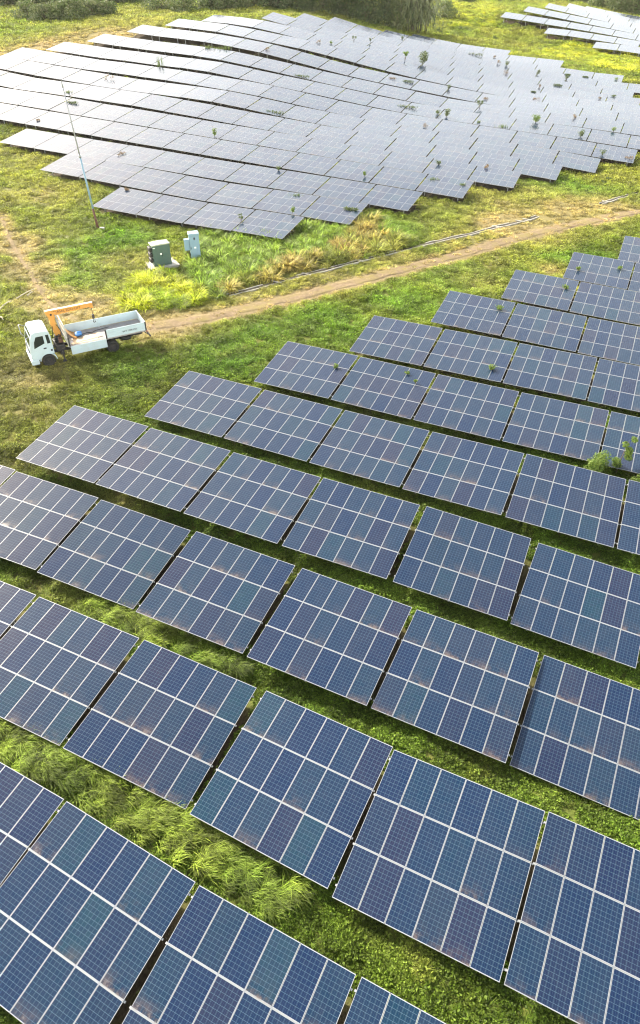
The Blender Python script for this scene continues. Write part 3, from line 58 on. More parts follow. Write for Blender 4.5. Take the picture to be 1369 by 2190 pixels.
# ------------------------------------------------------------------ helpers
def tag(o,label=None,cat=None,group=None,kind=None):
    if label: o['label']=label
    if cat: o['category']=cat
    if group: o['group']=group
    if kind: o['kind']=kind
    return o
def empty(name,loc,rot=None):
    o=bpy.data.objects.new(name,None); COL.objects.link(o); o.empty_display_size=.3
    if rot is not None: o.matrix_world=Matrix.Translation(loc)@rot.to_4x4()
    else: o.location=loc
    return o
def link(name,me,parent=None,mats=None):
    o=bpy.data.objects.new(name,me); COL.objects.link(o)
    if parent is not None: o.parent=parent
    if mats:
        for m in (mats if isinstance(mats,(list,tuple)) else [mats]): me.materials.append(m)
    return o
class MB:
    """collects boxes, tubes and polygons and links them as one mesh object"""
    def __init__(s): s.bm=bmesh.new()
    def box(s,c,d,rot=None,mi=0,bev=0):
        m=Matrix.Translation(c)@(rot.to_4x4() if rot else Matrix.Identity(4))@Matrix.Diagonal((d[0],d[1],d[2],1))
        r=bmesh.ops.create_cube(s.bm,size=1,matrix=m)
        fs={f for v in r['verts'] for f in v.link_faces}
        for f in fs: f.material_index=mi
        if bev:
            es=list({e for v in r['verts'] for e in v.link_edges})
            rr=bmesh.ops.bevel(s.bm,geom=es,offset=bev,segments=2,affect='EDGES',profile=.6)
            for f in rr['faces']: f.material_index=mi
        return s
    def bar(s,a,b,w,h=None,mi=0):
        a,b=Vector(a),Vector(b); d=b-a; q=d.to_track_quat('X','Z').to_matrix()
        return s.box((a+b)/2,(d.length,w,h or w),q,mi)
    def tube(s,a,b,r,r2=None,seg=12,mi=0,caps=True,smooth=True):
        a,b=Vector(a),Vector(b); d=b-a; q=d.to_track_quat('Z','Y').to_matrix().to_4x4()
        r0=bmesh.ops.create_cone(s.bm,cap_ends=caps,segments=seg,radius1=r,radius2=r if r2 is None else r2,depth=d.length,matrix=Matrix.Translation((a+b)/2)@q)
        for f in {f for v in r0['verts'] for f in v.link_faces}:
            f.material_index=mi; f.smooth=smooth and len(f.verts)==4
        return s
    def path(s,pts,r,seg=8,mi=0):
        pts=[Vector(p) for p in pts]; rings=[]
        for i,p in enumerate(pts):
            d=(pts[min(i+1,len(pts)-1)]-pts[max(i-1,0)]).normalized(); x=d.orthogonal().normalized(); 
            if rings: 
                x=(lastx-d*lastx.dot(d)).normalized()
            lastx=x; y=d.cross(x); rr=r[i] if isinstance(r,(list,tuple)) else r
            rings.append([s.bm.verts.new(p+rr*(math.cos(2*math.pi*k/seg)*x+math.sin(2*math.pi*k/seg)*y)) for k in range(seg)])
        for a,b in zip(rings,rings[1:]):
            for k in range(seg):
                f=s.bm.faces.new((a[k],a[(k+1)%seg],b[(k+1)%seg],b[k])); f.material_index=mi; f.smooth=True
        s.bm.faces.new(rings[0][::-1]).material_index=mi; s.bm.faces.new(rings[-1]).material_index=mi
        return s
    def poly(s,vs,mi=0):
        f=s.bm.faces.new([s.bm.verts.new(v) for v in vs]); f.material_index=mi; return s
    def prism(s,prof,y0,y1,mi=0,bev=0):
        """profile of (x,z) points extruded along y"""
        a=[s.bm.verts.new((x,y0,z)) for x,z in prof]; b=[s.bm.verts.new((x,y1,z)) for x,z in prof]
        n=len(prof); fs=[s.bm.faces.new(a),s.bm.faces.new(b[::-1])]
        for k in range(n): fs.append(s.bm.faces.new((a[k],b[k],b[(k+1)%n],a[(k+1)%n])))
        for f in fs: f.material_index=mi
        if bev:
            es=list({e for f in fs for e in f.edges})
            rr=bmesh.ops.bevel(s.bm,geom=es,offset=bev,segments=2,affect='EDGES',profile=.6)
            for f in rr['faces']: f.material_index=mi
        return s
    def mesh(s,name):
        bmesh.ops.recalc_face_normals(s.bm,faces=s.bm.faces[:])
        me=bpy.data.meshes.new(name); s.bm.to_mesh(me); s.bm.free(); return me
    def obj(s,name,mats,parent=None): return link(name,s.mesh(name),parent,mats)
def npmesh(name,V,Fc,smooth=False):
    me=bpy.data.meshes.new(name); V=np.asarray(V,np.float32); Fc=np.asarray(Fc,np.int32); k=Fc.shape[1]
    me.vertices.add(len(V)); me.vertices.foreach_set('co',V.ravel())
    me.loops.add(Fc.size); me.loops.foreach_set('vertex_index',Fc.ravel())
    me.polygons.add(len(Fc)); me.polygons.foreach_set('loop_start',np.arange(0,Fc.size,k,dtype=np.int32))
    me.polygons.foreach_set('use_smooth',np.full(len(Fc),smooth))
    me.update(calc_edges=True); return me
class NT:
    def __init__(s,name):
        s.m=bpy.data.materials.new(name); s.m.use_nodes=True; s.t=s.m.node_tree; s.t.nodes.clear()
        s.out=s.t.nodes.new('ShaderNodeOutputMaterial')
    def n(s,typ,ins=None,**kw):
        nd=s.t.nodes.new('ShaderNode'+typ)
        for k,v in kw.items(): setattr(nd,k,v)
        for k,v in (ins or {}).items():
            if hasattr(v,'is_linked') or hasattr(v,'links'): s.t.links.new(v,nd.inputs[k])
            else: nd.inputs[k].default_value=v
        return nd
    def math(s,op,a,b=0.,c=None):
        ins={0:a,1:b}
        if c is not None: ins[2]=c
        return s.n('Math',ins,operation=op).outputs[0]
    def mix(s,f,a,b):
        nd=s.t.nodes.new('ShaderNodeMix'); nd.data_type='RGBA'
        for i,v in ((0,f),(6,a),(7,b)):
            if hasattr(v,'links'): s.t.links.new(v,nd.inputs[i])
            else: nd.inputs[i].default_value=v if i==0 else (*v[:3],1)
        return nd.outputs[2]
    def noise(s,scale,detail=3,rough=.55,vec=None,dim='3D'):
        ins={'Scale':scale,'Detail':detail,'Roughness':rough}
        if vec is not None: ins['Vector']=vec
        return s.n('TexNoise',ins).outputs['Fac']
    def ramp(s,f,lo,hi): return s.n('MapRange',{0:f,1:lo,2:hi,3:0.,4:1.}).outputs[0]
    def pos(s): return s.n('NewGeometry').outputs['Position']
    def bsdf(s,col,rough=.6,spec=.5,metal=0.,**kw):
        ins={'Base Color':(*col[:3],1) if isinstance(col,tuple) else col,'Roughness':rough,'Metallic':metal,'Specular IOR Level':spec}; ins.update(kw)
        return s.n('BsdfPrincipled',ins).outputs[0]
    def end(s,sh): s.t.links.new(sh,s.out.inputs[0]); return s.m
def paint(name,col,rough=.45,dirt=.25,dcol=(.2,.15,.1),scale=2.,metal=0.,spec=.4):
    t=NT(name); tc=t.n('TexCoord').outputs['Object']
    f=t.math('MULTIPLY',t.ramp(t.noise(scale,5,.65,tc),.45,.75),dirt)
    return t.end(t.bsdf(t.mix(f,col,dcol),rough,spec,metal))
# ------------------------------------------------------------------ terrain
TP=np.array(TPTS)
_xy=TP[:,:2]/50; _n=len(TP)
_d=np.hypot(_xy[:,None,0]-_xy[None,:,0],_xy[:,None,1]-_xy[None,:,1]); _K=np.where(_d>0,_d*_d*np.log(_d+1e-12),0)
_A=np.zeros((_n+3,_n+3)); _A[:_n,:_n]=_K+np.eye(_n)*2e-3; _A[:_n,_n]=1; _A[:_n,_n+1:]=_xy; _A[_n,:_n]=1; _A[_n+1:,:_n]=_xy.T
_W=np.linalg.solve(_A,np.r_[TP[:,2],0,0,0])
def tps(x,y):
    o=np.empty(len(x)); 
    for i in range(0,len(x),4000):
        qx,qy=x[i:i+4000]/50,y[i:i+4000]/50
        d2=(qx[:,None]-_xy[:,0])**2+(qy[:,None]-_xy[:,1])**2
        o[i:i+4000]=(.5*d2*np.log(d2+1e-12))@_W[:_n]+_W[_n]+qx*_W[_n+1]+qy*_W[_n+2]
    return o
GX0,GX1,GY0,GY1,GS=-150.,150.,-40.,340.,3.
_gx=np.arange(GX0,GX1+.1,GS); _gy=np.arange(GY0,GY1+.1,GS)
_GZ=tps(*[a.ravel() for a in np.meshgrid(_gx,_gy)]).reshape(len(_gy),len(_gx))
def tz(x,y):
    x=np.clip(np.asarray(x,float),GX0,_gx[-1]-.01); y=np.clip(np.asarray(y,float),GY0,_gy[-1]-.01)
    i=(x-GX0)/GS; j=(y-GY0)/GS; i0=i.astype(int); j0=j.astype(int); a=i-i0; b=j-j0
    return (_GZ[j0,i0]*(1-a)+_GZ[j0,i0+1]*a)*(1-b)+(_GZ[j0+1,i0]*(1-a)+_GZ[j0+1,i0+1]*a)*b
def tz1(x,y): return float(tz(np.array([x]),np.array([y]))[0])
_LAT=np.random.default_rng(3).random((6,256,256))
def vn(x,y,sc,k=0):
    u=np.asarray(x)/sc+37.3; v=np.asarray(y)/sc+91.7; i=np.floor(u).astype(int); j=np.floor(v).astype(int); a=u-i; b=v-j; a=a*a*(3-2*a); b=b*b*(3-2*b)
    L=_LAT[k]; g=lambda p,q: L[p&255,q&255]
    return (g(i,j)*(1-a)+g(i+1,j)*a)*(1-b)+(g(i,j+1)*(1-a)+g(i+1,j+1)*a)*b
def fbm(x,y,sc,k=0): return .5*vn(x,y,sc,k)+.3*vn(x,y,sc/2.1,(k+1)%6)+.2*vn(x,y,sc/4.3,(k+2)%6)
def polydist(x,y,pl):
    """distance to a polyline"""
    best=np.full(np.shape(x),1e9)
    for (ax,ay),(bx,by) in zip(pl,pl[1:]):
        dx,dy=bx-ax,by-ay; t=np.clip(((x-ax)*dx+(y-ay)*dy)/(dx*dx+dy*dy+1e-9),0,1)
        best=np.minimum(best,np.hypot(x-ax-t*dx,y-ay-t*dy))
    return best
def inpoly(x,y,pl):
    c=np.zeros(np.shape(x),bool); n=len(pl)
    for k in range(n):
        (ax,ay),(bx,by)=pl[k],pl[(k+1)%n]
        if ay==by: continue
        m=((ay>y)!=(by>y))&(x<(bx-ax)*(y-ay)/(by-ay)+ax); c^=m
    return c
def dryness(x,y):
    d=np.zeros(np.shape(x))
    for cx,cy,r,s in DRY: d=np.maximum(d,.8*s*np.clip(1.45-np.hypot(x-cx,y-cy)/r,0,1))
    d=np.maximum(d,.7*np.clip(1.6-polydist(x,y,PATH)/1.1,0,1))
    d=np.maximum(d,.9*np.clip(2.-polydist(x,y,TRACK)/1.05,0,1))
    return np.clip(d*(.55+.9*fbm(x,y,3.5,2))+.55*np.clip(fbm(x,y,9.,1)-.5,0,1)+.5*np.clip(fbm(x,y,1.7,3)-.62,0,1),0,1)
def lushness(x,y):
    d=np.zeros(np.shape(x))
    for cx,cy,r in LUSH: d=np.maximum(d,np.clip(1.5-np.hypot(x-cx,y-cy)/r,0,1))
    return np.clip(d*(.5+.8*fbm(x,y,4,4)),0,1)
def micro(x,y): return .3*(fbm(x,y,2.4,0)-.5)+.2*(vn(x,y,.95,5)-.5)-.02
# ground sheet
def axis(lo,hi,d,far):
    a=list(np.arange(lo,hi+.01,d)); s=d
    while a[-1]<far: s*=1.25; a.append(a[-1]+s)
    s=d
    while a[0]>-far: s*=1.25; a.insert(0,a[0]-s)
    return np.array(a)
ax=axis(-95,112,.5,1500); ay=axis(4,300,.5,1500)
gx,gy=np.meshgrid(ax,ay); sh=gx.shape; fx,fy=gx.ravel(),gy.ravel()
gz=tz(fx,fy)+micro(fx,fy)*(.35+.65*np.clip(polydist(fx,fy,TRACK)-.4,0,1))
far_=np.maximum(np.maximum(np.abs(fx)-150,fy-335),-fy-35); gz=gz-np.clip(far_,0,None)*.012
idx=np.arange(len(fx)).reshape(sh)
FQ=np.stack([idx[:-1,:-1].ravel(),idx[:-1,1:].ravel(),idx[1:,1:].ravel(),idx[1:,:-1].ravel()],1)
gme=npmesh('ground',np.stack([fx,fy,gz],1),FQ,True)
dr=dryness(fx,fy); lu=lushness(fx,fy)
soil=np.clip(1.45-polydist(fx,fy,TRACK)/1.,0,1)*(.55+.8*fbm(fx,fy,1.5,1))
soil=np.maximum(soil,np.clip(1.5-polydist(fx,fy,PATH)/.6,0,1)*(.2+.6*fbm(fx,fy,1.5,1)))
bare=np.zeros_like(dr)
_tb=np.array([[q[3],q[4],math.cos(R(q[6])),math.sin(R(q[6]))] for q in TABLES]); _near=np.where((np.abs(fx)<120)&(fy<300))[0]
for i in range(0,len(_near),8000):      # bare earth below the tables, with their shade painted into its dark colour
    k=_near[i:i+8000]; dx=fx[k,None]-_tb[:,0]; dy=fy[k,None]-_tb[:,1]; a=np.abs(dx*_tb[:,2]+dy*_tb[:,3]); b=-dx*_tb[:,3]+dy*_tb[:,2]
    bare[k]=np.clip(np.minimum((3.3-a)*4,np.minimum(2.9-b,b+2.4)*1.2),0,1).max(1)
ab=gme.attributes.new('bare','FLOAT','POINT'); ab.data.foreach_set('value',bare.astype(np.float32))  # mask for bare earth plus the painted shade under the tables
at=gme.attributes.new('zone','FLOAT_COLOR','POINT'); at.data.foreach_set('color',np.stack([dr,lu,np.clip(soil,0,1)*(1-bare),np.ones_like(dr)],1).astype(np.float32).ravel())
t=NT('ground_soil_and_turf'); zn=t.n('SeparateColor',{0:t.n('Attribute',attribute_name='zone').outputs['Color']}).outputs
P=t.pos(); n1=t.noise(1.1,6,.7,P); n2=t.noise(6.,5,.7,P); n3=t.noise(.25,3,.5,P)
green=t.mix(t.ramp(n1,.35,.65),(.075,.1,.018),(.15,.175,.04)); green=t.mix(t.ramp(n3,.4,.65),green,(.15,.155,.04))
dryc=t.mix(t.ramp(n2,.3,.7),(.17,.135,.055),(.3,.235,.11))
soilc=t.mix(t.ramp(n2,.3,.7),(.16,.12,.07),(.3,.225,.14))
c=t.mix(zn[0],green,dryc); c=t.mix(zn[2],c,soilc); c=t.mix(t.n('Attribute',attribute_name='bare').outputs['Fac'],c,t.mix(t.ramp(n2,.35,.7),(.045,.033,.022),(.09,.07,.045)))  # earth under the tables mixed to a dark tone as painted shade
bmp=t.n('Bump',{'Strength':.7,'Distance':.12,'Height':t.math('ADD',n2,t.math('MULTIPLY',n1,1.5))})
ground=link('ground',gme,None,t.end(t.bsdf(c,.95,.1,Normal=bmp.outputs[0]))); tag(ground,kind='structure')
# dirt track: a thin draped ribbon with ragged edges
def ribbon(name,pl,w,mat,dz=.05,step=.5):
    L=[0.]
    for a,b in zip(pl,pl[1:]): L.append(L[-1]+math.hypot(b[0]-a[0],b[1]-a[1]))
    s=np.arange(0,L[-1],step); X=np.interp(s,L,[p[0] for p in pl]); Y=np.interp(s,L,[p[1] for p in pl])
    k=np.ones(9)/9; Xs=np.convolve(np.pad(X,4,'edge'),k,'valid'); Ys=np.convolve(np.pad(Y,4,'edge'),k,'valid')
    dx,dy=np.gradient(Xs),np.gradient(Ys); l=np.hypot(dx,dy); nx,ny=-dy/l,dx/l; m=9; V=[]
    for i in range(len(s)):
        for j in range(m):
            o=(j/(m-1)-.5)*w*(.75+.7*vn(np.array([s[i]]),np.array([j//4*7.]),1.6,2)[0]); V.append((Xs[i]+nx[i]*o,Ys[i]+ny[i]*o))
    V=np.array(V); e=np.abs(np.tile(np.arange(m),len(s))-(m-1)/2)/((m-1)/2)
    z=tz(V[:,0],V[:,1])+micro(V[:,0],V[:,1])*(.35+.65*np.clip(polydist(V[:,0],V[:,1],TRACK)-.4,0,1))+dz*np.where(e>.9,-.8,1)
    I=np.arange(len(V)).reshape(-1,m); Fq=np.stack([I[:-1,:-1].ravel(),I[1:,:-1].ravel(),I[1:,1:].ravel(),I[:-1,1:].ravel()],1)
    o=link(name,npmesh(name,np.c_[V,z],Fq,True),None,mat); tag(o,kind='structure'); return o
t=NT('track_dirt'); P=t.pos(); n2=t.noise(3.,6,.7,P); n1=t.noise(.7,4,.6,P)
c=t.mix(t.ramp(n2,.3,.7),(.13,.095,.055),(.27,.2,.125)); c=t.mix(t.ramp(n1,.42,.66),c,(.2,.16,.065))
ribbon('dirt_track',TRACK,1.5,t.end(t.bsdf(c,.95,.1,Normal=t.n('Bump',{'Strength':.5,'Distance':.06,'Height':n2}).outputs[0])))
t=NT('footpath_dirt'); P=t.pos(); n2=t.noise(3.,6,.7,P)
c=t.mix(t.ramp(n2,.3,.7),(.15,.115,.06),(.28,.21,.12)); 
ribbon('footpath',PATH,.4,t.end(t.bsdf(c,.95,.1)))
t=NT('pale_stones'); P=t.pos(); n2=t.noise(1.2,6,.7,P)
gm=t.end(t.bsdf(t.mix(t.ramp(n2,.35,.65),(.16,.15,.13),(.5,.5,.48)),.8,.3))
GREYL=[[(-100,226),(-84,224),(-74,219.5)],[(-54,221),(-47,219),(-40,220)],[(-33,224),(-29.5,222),(-26,219)]]
for g in GREYL: ribbon('stream_bed',g,5. if g[0][0]<-60 else 3.,gm,.35)
# ------------------------------------------------------------------ solar tables
def glass_mat():
    t=NT('solar_glass'); uv=t.n('UVMap',uv_map='UVMap').outputs[0]; sx=t.n('SeparateXYZ',{0:uv}).outputs
    ux=t.math('FRACT',sx[0]); uy=t.math('FRACT',sx[1]); oi=t.n('ObjectInfo').outputs
    seed=t.n('CombineXYZ',{0:t.math('FLOOR',sx[0]),1:t.math('FLOOR',sx[1]),2:t.math('MULTIPLY',oi['Random'],91.)}).outputs[0]
    wnz=t.n('TexWhiteNoise',{'Vector':seed},noise_dimensions='3D'); w1=wnz.outputs['Value']; w3=t.n('SeparateColor',{0:wnz.outputs['Color']}).outputs
    mx,my=.009,.009
    cx=t.math('MULTIPLY',t.math('SUBTRACT',ux,mx),6/(1-2*mx)); cy=t.math('MULTIPLY',t.math('SUBTRACT',uy,my),12/(1-2*my))
    def line(x,w): # 1 near an integer
        f=t.math('FRACT',x); return t.math('LESS_THAN',t.math('MINIMUM',f,t.math('SUBTRACT',1.,f)),w)
    gap=t.math('MAXIMUM',line(cx,.02),line(cy,.026))
    marg=t.math('MAXIMUM',t.math('GREATER_THAN',t.math('ABSOLUTE',t.math('SUBTRACT',ux,.5)),.5-mx),t.math('GREATER_THAN',t.math('ABSOLUTE',t.math('SUBTRACT',uy,.5)),.5-my))
    bus=line(t.math('ADD',t.math('MULTIPLY',cx,3.),.5),.05)
    # cells: blue, teal, violet by module; a little by cell
    col=t.mix(t.math('MULTIPLY',w1,.55),(.0015,.0105,.044),(.0012,.021,.040)); col=t.mix(t.ramp(w3[1],.55,1.),col,(.008,.009,.034)); col=t.mix(t.ramp(w3[2],.8,1.),col,(.002,.024,.045))
    cell=t.n('CombineXYZ',{0:t.math('FLOOR',cx),1:t.math('FLOOR',cy),2:w1}).outputs[0]
    cw=t.n('TexWhiteNoise',{'Vector':cell},noise_dimensions='3D').outputs['Value']
    col=t.mix(t.math('MULTIPLY',cw,.4),col,(.004,.012,.042))
    col=t.mix(t.math('MULTIPLY',bus,.5),col,(.05,.085,.12)); col=t.mix(t.math('MULTIPLY',gap,.75),col,(.09,.15,.2)); col=t.mix(marg,col,(.32,.34,.36))
    # dust film, heavier along the low edge of each module
    ob=t.n('TexCoord').outputs['Object']; dv=t.n('VectorMath',{0:ob,1:seed},operation='ADD').outputs[0]
    nz=t.noise(2.2,5,.65,dv); n2=t.noise(9.,4,.6,dv)
    low=t.math('MULTIPLY',t.math('POWER',t.math('SUBTRACT',1.,uy),9.),t.ramp(nz,.42,.62))
    ge=t.n('NewGeometry').outputs; cosv=t.math('ABSOLUTE',t.n('VectorMath',{0:ge['Normal'],1:ge['Incoming']},operation='DOT_PRODUCT').outputs['Value'])
    tau=t.math('ADD',t.math('MULTIPLY',t.ramp(nz,.35,.75),.012),t.math('ADD',.004,t.math('MULTIPLY',w3[0],.008)))
    dust=t.math('SUBTRACT',1.,t.math('EXPONENT',t.math('DIVIDE',t.math('MULTIPLY',tau,-1.),t.math('MAXIMUM',cosv,.05)))) # dust film: longer path at grazing view
    
    grime=t.math('MULTIPLY',t.math('MULTIPLY',low,t.ramp(w3[0],.6,.85)),.8)
    col=t.mix(dust,col,(.44,.42,.38)); col=t.mix(grime,col,t.mix(n2,(.08,.05,.035),(.18,.13,.1)))
    rough=t.math('ADD',.07,t.math('MULTIPLY',nz,.1)); rough=t.math('ADD',rough,t.math('MULTIPLY',grime,.4))
    bp=t.n('Bump',{'Strength':.04,'Distance':.02,'Height':t.noise(.8,2,.5,dv)})
    return t.end(t.bsdf(col,rough,.5,IOR=1.42,Normal=bp.outputs[0]))
M_GLASS=glass_mat()
M_ALU=paint('anodised_aluminium',(.27,.275,.285),.45,.12,(.2,.18,.16),3.,.3,.5)
M_STEEL=paint('galvanised_steel',(.36,.37,.37),.5,.3,(.2,.16,.12),4.,.5,.5)
MW,MH,MT=1.0,1.976,.036; CP,RP=1.014,1.993
def module_geo(V,F,UV,MI,cx,cy,ox,oy):
    b=len(V); w,h=MW/2,MH/2; l1=.009
    ring=lambda a,c,z: [(cx-a,cy-c,z),(cx+a,cy-c,z),(cx+a,cy+c,z),(cx-a,cy+c,z)]
    V+=ring(w,h,0)+ring(w-l1,h-l1,0)+ring(w,h,-MT)+ring(w-l1,h-l1,-.002)
    q=lambda a,m,uv=((0,0),)*4:(F.append([b+i for i in a]),MI.append(m),UV.extend(uv))
    for k in range(4):
        j=(k+1)%4; q((k,j,4+j,4+k),0); q((8+k,8+j,j,k),0); q((4+k,4+j,12+j,12+k),0)
    q((12,13,14,15),1,((ox+.0005,oy+.0005),(ox+.9995,oy+.0005),(ox+.9995,oy+.9995),(ox+.0005,oy+.9995)))
    q((11,10,9,8),0)
def module_mesh(name,cells):
    V,F,UV,MI=[],[],[],[]
    for (cx,cy,ox,oy) in cells: module_geo(V,F,UV,MI,cx,cy,ox,oy)
    me=npmesh(name,V,F); l=me.uv_layers.new(name='UVMap'); l.data.foreach_set('uv',np.array(UV,np.float32).ravel()); me.polygons.foreach_set('material_index',np.array(MI,np.int32))
    me.materials.append(M_ALU); me.materials.append(M_GLASS); return me
CELLS=[((c-2.5)*CP,(r-1)*RP,c,r) for r in range(3) for c in range(6)]
ME_MOD=module_mesh('solar_module',[(0,0,0,0)]); ME_ARR=module_mesh('module_array',CELLS)
def lattice(name,bx,by,z0,z1,X,Y,w):
    """one connected grid of bars: along x at heights by, along y at positions bx"""
    xs=sorted({-X,X}|{v for b in bx for v in (b-w,b+w)}); ys=sorted({-Y,Y}|{v for b in by for v in (b-w,b+w)})
    mb=MB(); bm=mb.bm; vs={}
    def v(i,j,z):
        if (i,j,z) not in vs: vs[i,j,z]=bm.verts.new((xs[i],ys[j],z))
        return vs[i,j,z]
    on=lambda i,j: 0<=i<len(xs)-1 and 0<=j<len(ys)-1 and (any(abs((xs[i]+xs[i+1])/2-b)<w for b in bx) or any(abs((ys[j]+ys[j+1])/2-b)<w for b in by))
    for i in range(len(xs)-1):
        for j in range(len(ys)-1):
            if not on(i,j): continue
            bm.faces.new((v(i,j,z1),v(i+1,j,z1),v(i+1,j+1,z1),v(i,j+1,z1))); bm.faces.new((v(i,j+1,z0),v(i+1,j+1,z0),v(i+1,j,z0),v(i,j,z0)))
            for (a,b_,c,d_) in ((i,j,i+1,j),(i+1,j,i+1,j+1),(i+1,j+1,i,j+1),(i,j+1,i,j)):
                ni,nj=(i,j-1) if (a,b_,c,d_)==(i,j,i+1,j) else (i+1,j) if a==i+1 and c==i+1 else (i,j+1) if b_==j+1 and d_==j+1 else (i-1,j)
                if not on(ni,nj): bm.faces.new((v(a,b_,z0),v(c,d_,z0),v(c,d_,z1),v(a,b_,z1)))
    return mb.mesh(name)
ME_FRAME=lattice('support_frame',(-2.2,0.,2.2),(-2.55,-RP/2,RP/2,2.55),-MT-.075,-MT-.004,3.1,2.97,.035); ME_FRAME.materials.append(M_STEEL)
mb=MB(); mb.box((0,0,-1.1),(.11,.11,2.2),bev=.012); mb.box((0,0,-.03),(.22,.2,.05)); ME_POST=mb.mesh('post'); ME_POST.materials.append(M_STEEL)
ORD='first second third fourth fifth sixth seventh eighth ninth tenth eleventh twelfth thirteenth fourteenth fifteenth sixteenth seventeenth eighteenth nineteenth twentieth'.split()
CLEAR={'fg':1.05,'far':1.1,'rr':1.7}
MODULAR=lambda g,r: g=='fg' or (g=='far' and r<=4)
TFR={}; firstk={}
for (g,r,k,*_) in TABLES: firstk[g,r]=min(k,firstk.get((g,r),99))
counts={}
for (g,r,k,*_) in TABLES: counts[g,r]=counts.get((g,r),0)+1
def place_name(g,r,k):
    o=ORD[k-firstk[g,r]]
    if g=='fg': return o,'row %s from the bottom'%ORD[10-r]
    if g=='far': return o,ORD[r-1]+' row beyond the cabinets'
    return o,ORD[r-1]+' row of the far right array'
GROUPS={'fg':'solar tables of the near array','far':'solar tables of the hillside array','rr':'solar tables of the far right array'}
def basis(yaw,tilt,rho):
    yaw,tilt,rho=R(yaw),R(tilt),R(rho)
    u=Vector((math.cos(yaw)*math.cos(rho),math.sin(yaw)*math.cos(rho),math.sin(rho))); h=Vector((-math.sin(yaw),math.cos(yaw),0))
    n=u.cross(h).normalized(); v=n.cross(u); v2=v*math.cos(tilt)+n*math.sin(tilt); n2=u.cross(v2)
    return Matrix((u,v2,n2)).transposed()
for (g,r,k,x,y,z,yaw,tilt,rho) in TABLES:
    B=basis(yaw,tilt,rho); n=B.col[2]; c=Vector((x,y,z)); cl=CLEAR[g]; base=c-n*cl
    o,row=place_name(g,r,k)
    if g=='fg': lab='%s solar table, %s from left in the %s'%('deep blue' if r>=7 else 'violet blue',o,row)
    elif g=='far': lab='%s solar table, %s from left in the %s'%('pale grey' if r<8 else 'white glaring',o,row)
    else: lab='small pale solar table, %s from left in the %s'%(o,row)
    t=empty('solar_table',base,B); tag(t,lab,'solar table',GROUPS[g]); TFR[g,r,k]=(c,B)
    fr=link('support_frame',ME_FRAME,t); fr.location=(0,0,cl)
    if MODULAR(g,r):
        for (cx,cy,_,_) in CELLS:
            m=link('solar_module',ME_MOD,t); m.location=(cx,cy,cl); m.rotation_euler=(random.gauss(0,.0022),random.gauss(0,.0022),0)
    else:
        m=link('module_array',ME_ARR,t); m.location=(0,0,cl)
    inv=B.inverted().to_euler()
    for sx in (-2.2,2.2):
        for sy in (-1.75,1.75):
            p=link('post',ME_POST,t); p.location=(sx,sy,cl-MT-.07); p.rotation_euler=inv
TX=np.array([[*TFR[k][0],*TFR[k][1].col[0],*TFR[k][1].col[1]] for k in TFR])
def under_table(x,y,mg):
    o=np.zeros(len(x),bool)
    for i in range(0,len(x),20000):
        dx=x[i:i+20000,None]-TX[:,0]; dy=y[i:i+20000,None]-TX[:,1]
        a=dx*TX[:,3]+dy*TX[:,4]; b=dx*TX[:,6]+dy*TX[:,7]
        o[i:i+20000]=((np.abs(a)<3.03+.15)&(b<3.0-mg*.2)&(b>-3.0+mg)).any(1)
    return o
# ------------------------------------------------------------------ crane truck
M_WHITE=paint('white_truck_paint',(.47,.56,.59),.32,.25,(.36,.32,.25),1.6); M_ORANGE=paint('orange_crane_paint',(.66,.31,.07),.45,.35,(.3,.16,.06),2.)
M_BLACK=paint('black_rubber',(.018,.018,.018),.75,.4,(.1,.08,.06),5.); M_DARK=paint('dark_chassis',(.03,.03,.032),.6,.4,(.12,.08,.05),3.)
M_BED=paint('worn_steel_bed',(.27,.26,.26),.6,.7,(.16,.11,.08),2.5); M_GLZ=None
t=NT('cab_glass'); M_GLZ=t.end(t.bsdf((.02,.025,.028),.06,.6)); t=NT('lamp_lens'); M_LAMP=t.end(t.bsdf((.7,.7,.66),.1,.6))
M_PLY=paint('plywood',(.58,.42,.26),.7,.5,(.35,.24,.15),3.); M_BLUE=paint('blue_plastic',(.03,.16,.42),.45,.1); M_TAN=paint('rusty_tan_sheet',(.52,.28,.09),.5,.4,(.28,.13,.05),3.)
M_RED=paint('red_tail_lens',(.45,.03,.02),.3,.1); M_BROWN=paint('rusty_steel',(.12,.06,.04),.8,.6,(.08,.03,.02),6.); M_CHROME=paint('mirror_grey',(.3,.31,.32),.3,.2)
tx,ty,tzz=PTS['truck']; th=math.atan2(-.47,-.883); H3=Vector((math.cos(th),math.sin(th),0)); L3=Vector((-math.sin(th),math.cos(th),0))
zf=tz1(tx+5.05*H3.x,ty+5.05*H3.y); zr=tz1(tx,ty); pit=math.atan2(zf-zr,5.05)
X3=(H3*math.cos(pit)+Vector((0,0,math.sin(pit)))).normalized(); Z3=X3.cross(L3).normalized()
truck=empty('crane_truck',(tx,ty,zr+.0),Matrix((X3,L3,Z3)).transposed())
tag(truck,'white flatbed truck with folded orange crane and a lowered side board parked on grass','truck')
mb=MB(); mb.box((1.6,.42,.88),(8.6,.09,.24)).box((1.6,-.42,.88),(8.6,.09,.24))
for x in (-2.4,-.9,.9,2.3,3.7,5.4): mb.box((x,0,.88),(.12,.9,.16))
mb.obj('chassis',M_DARK,truck)
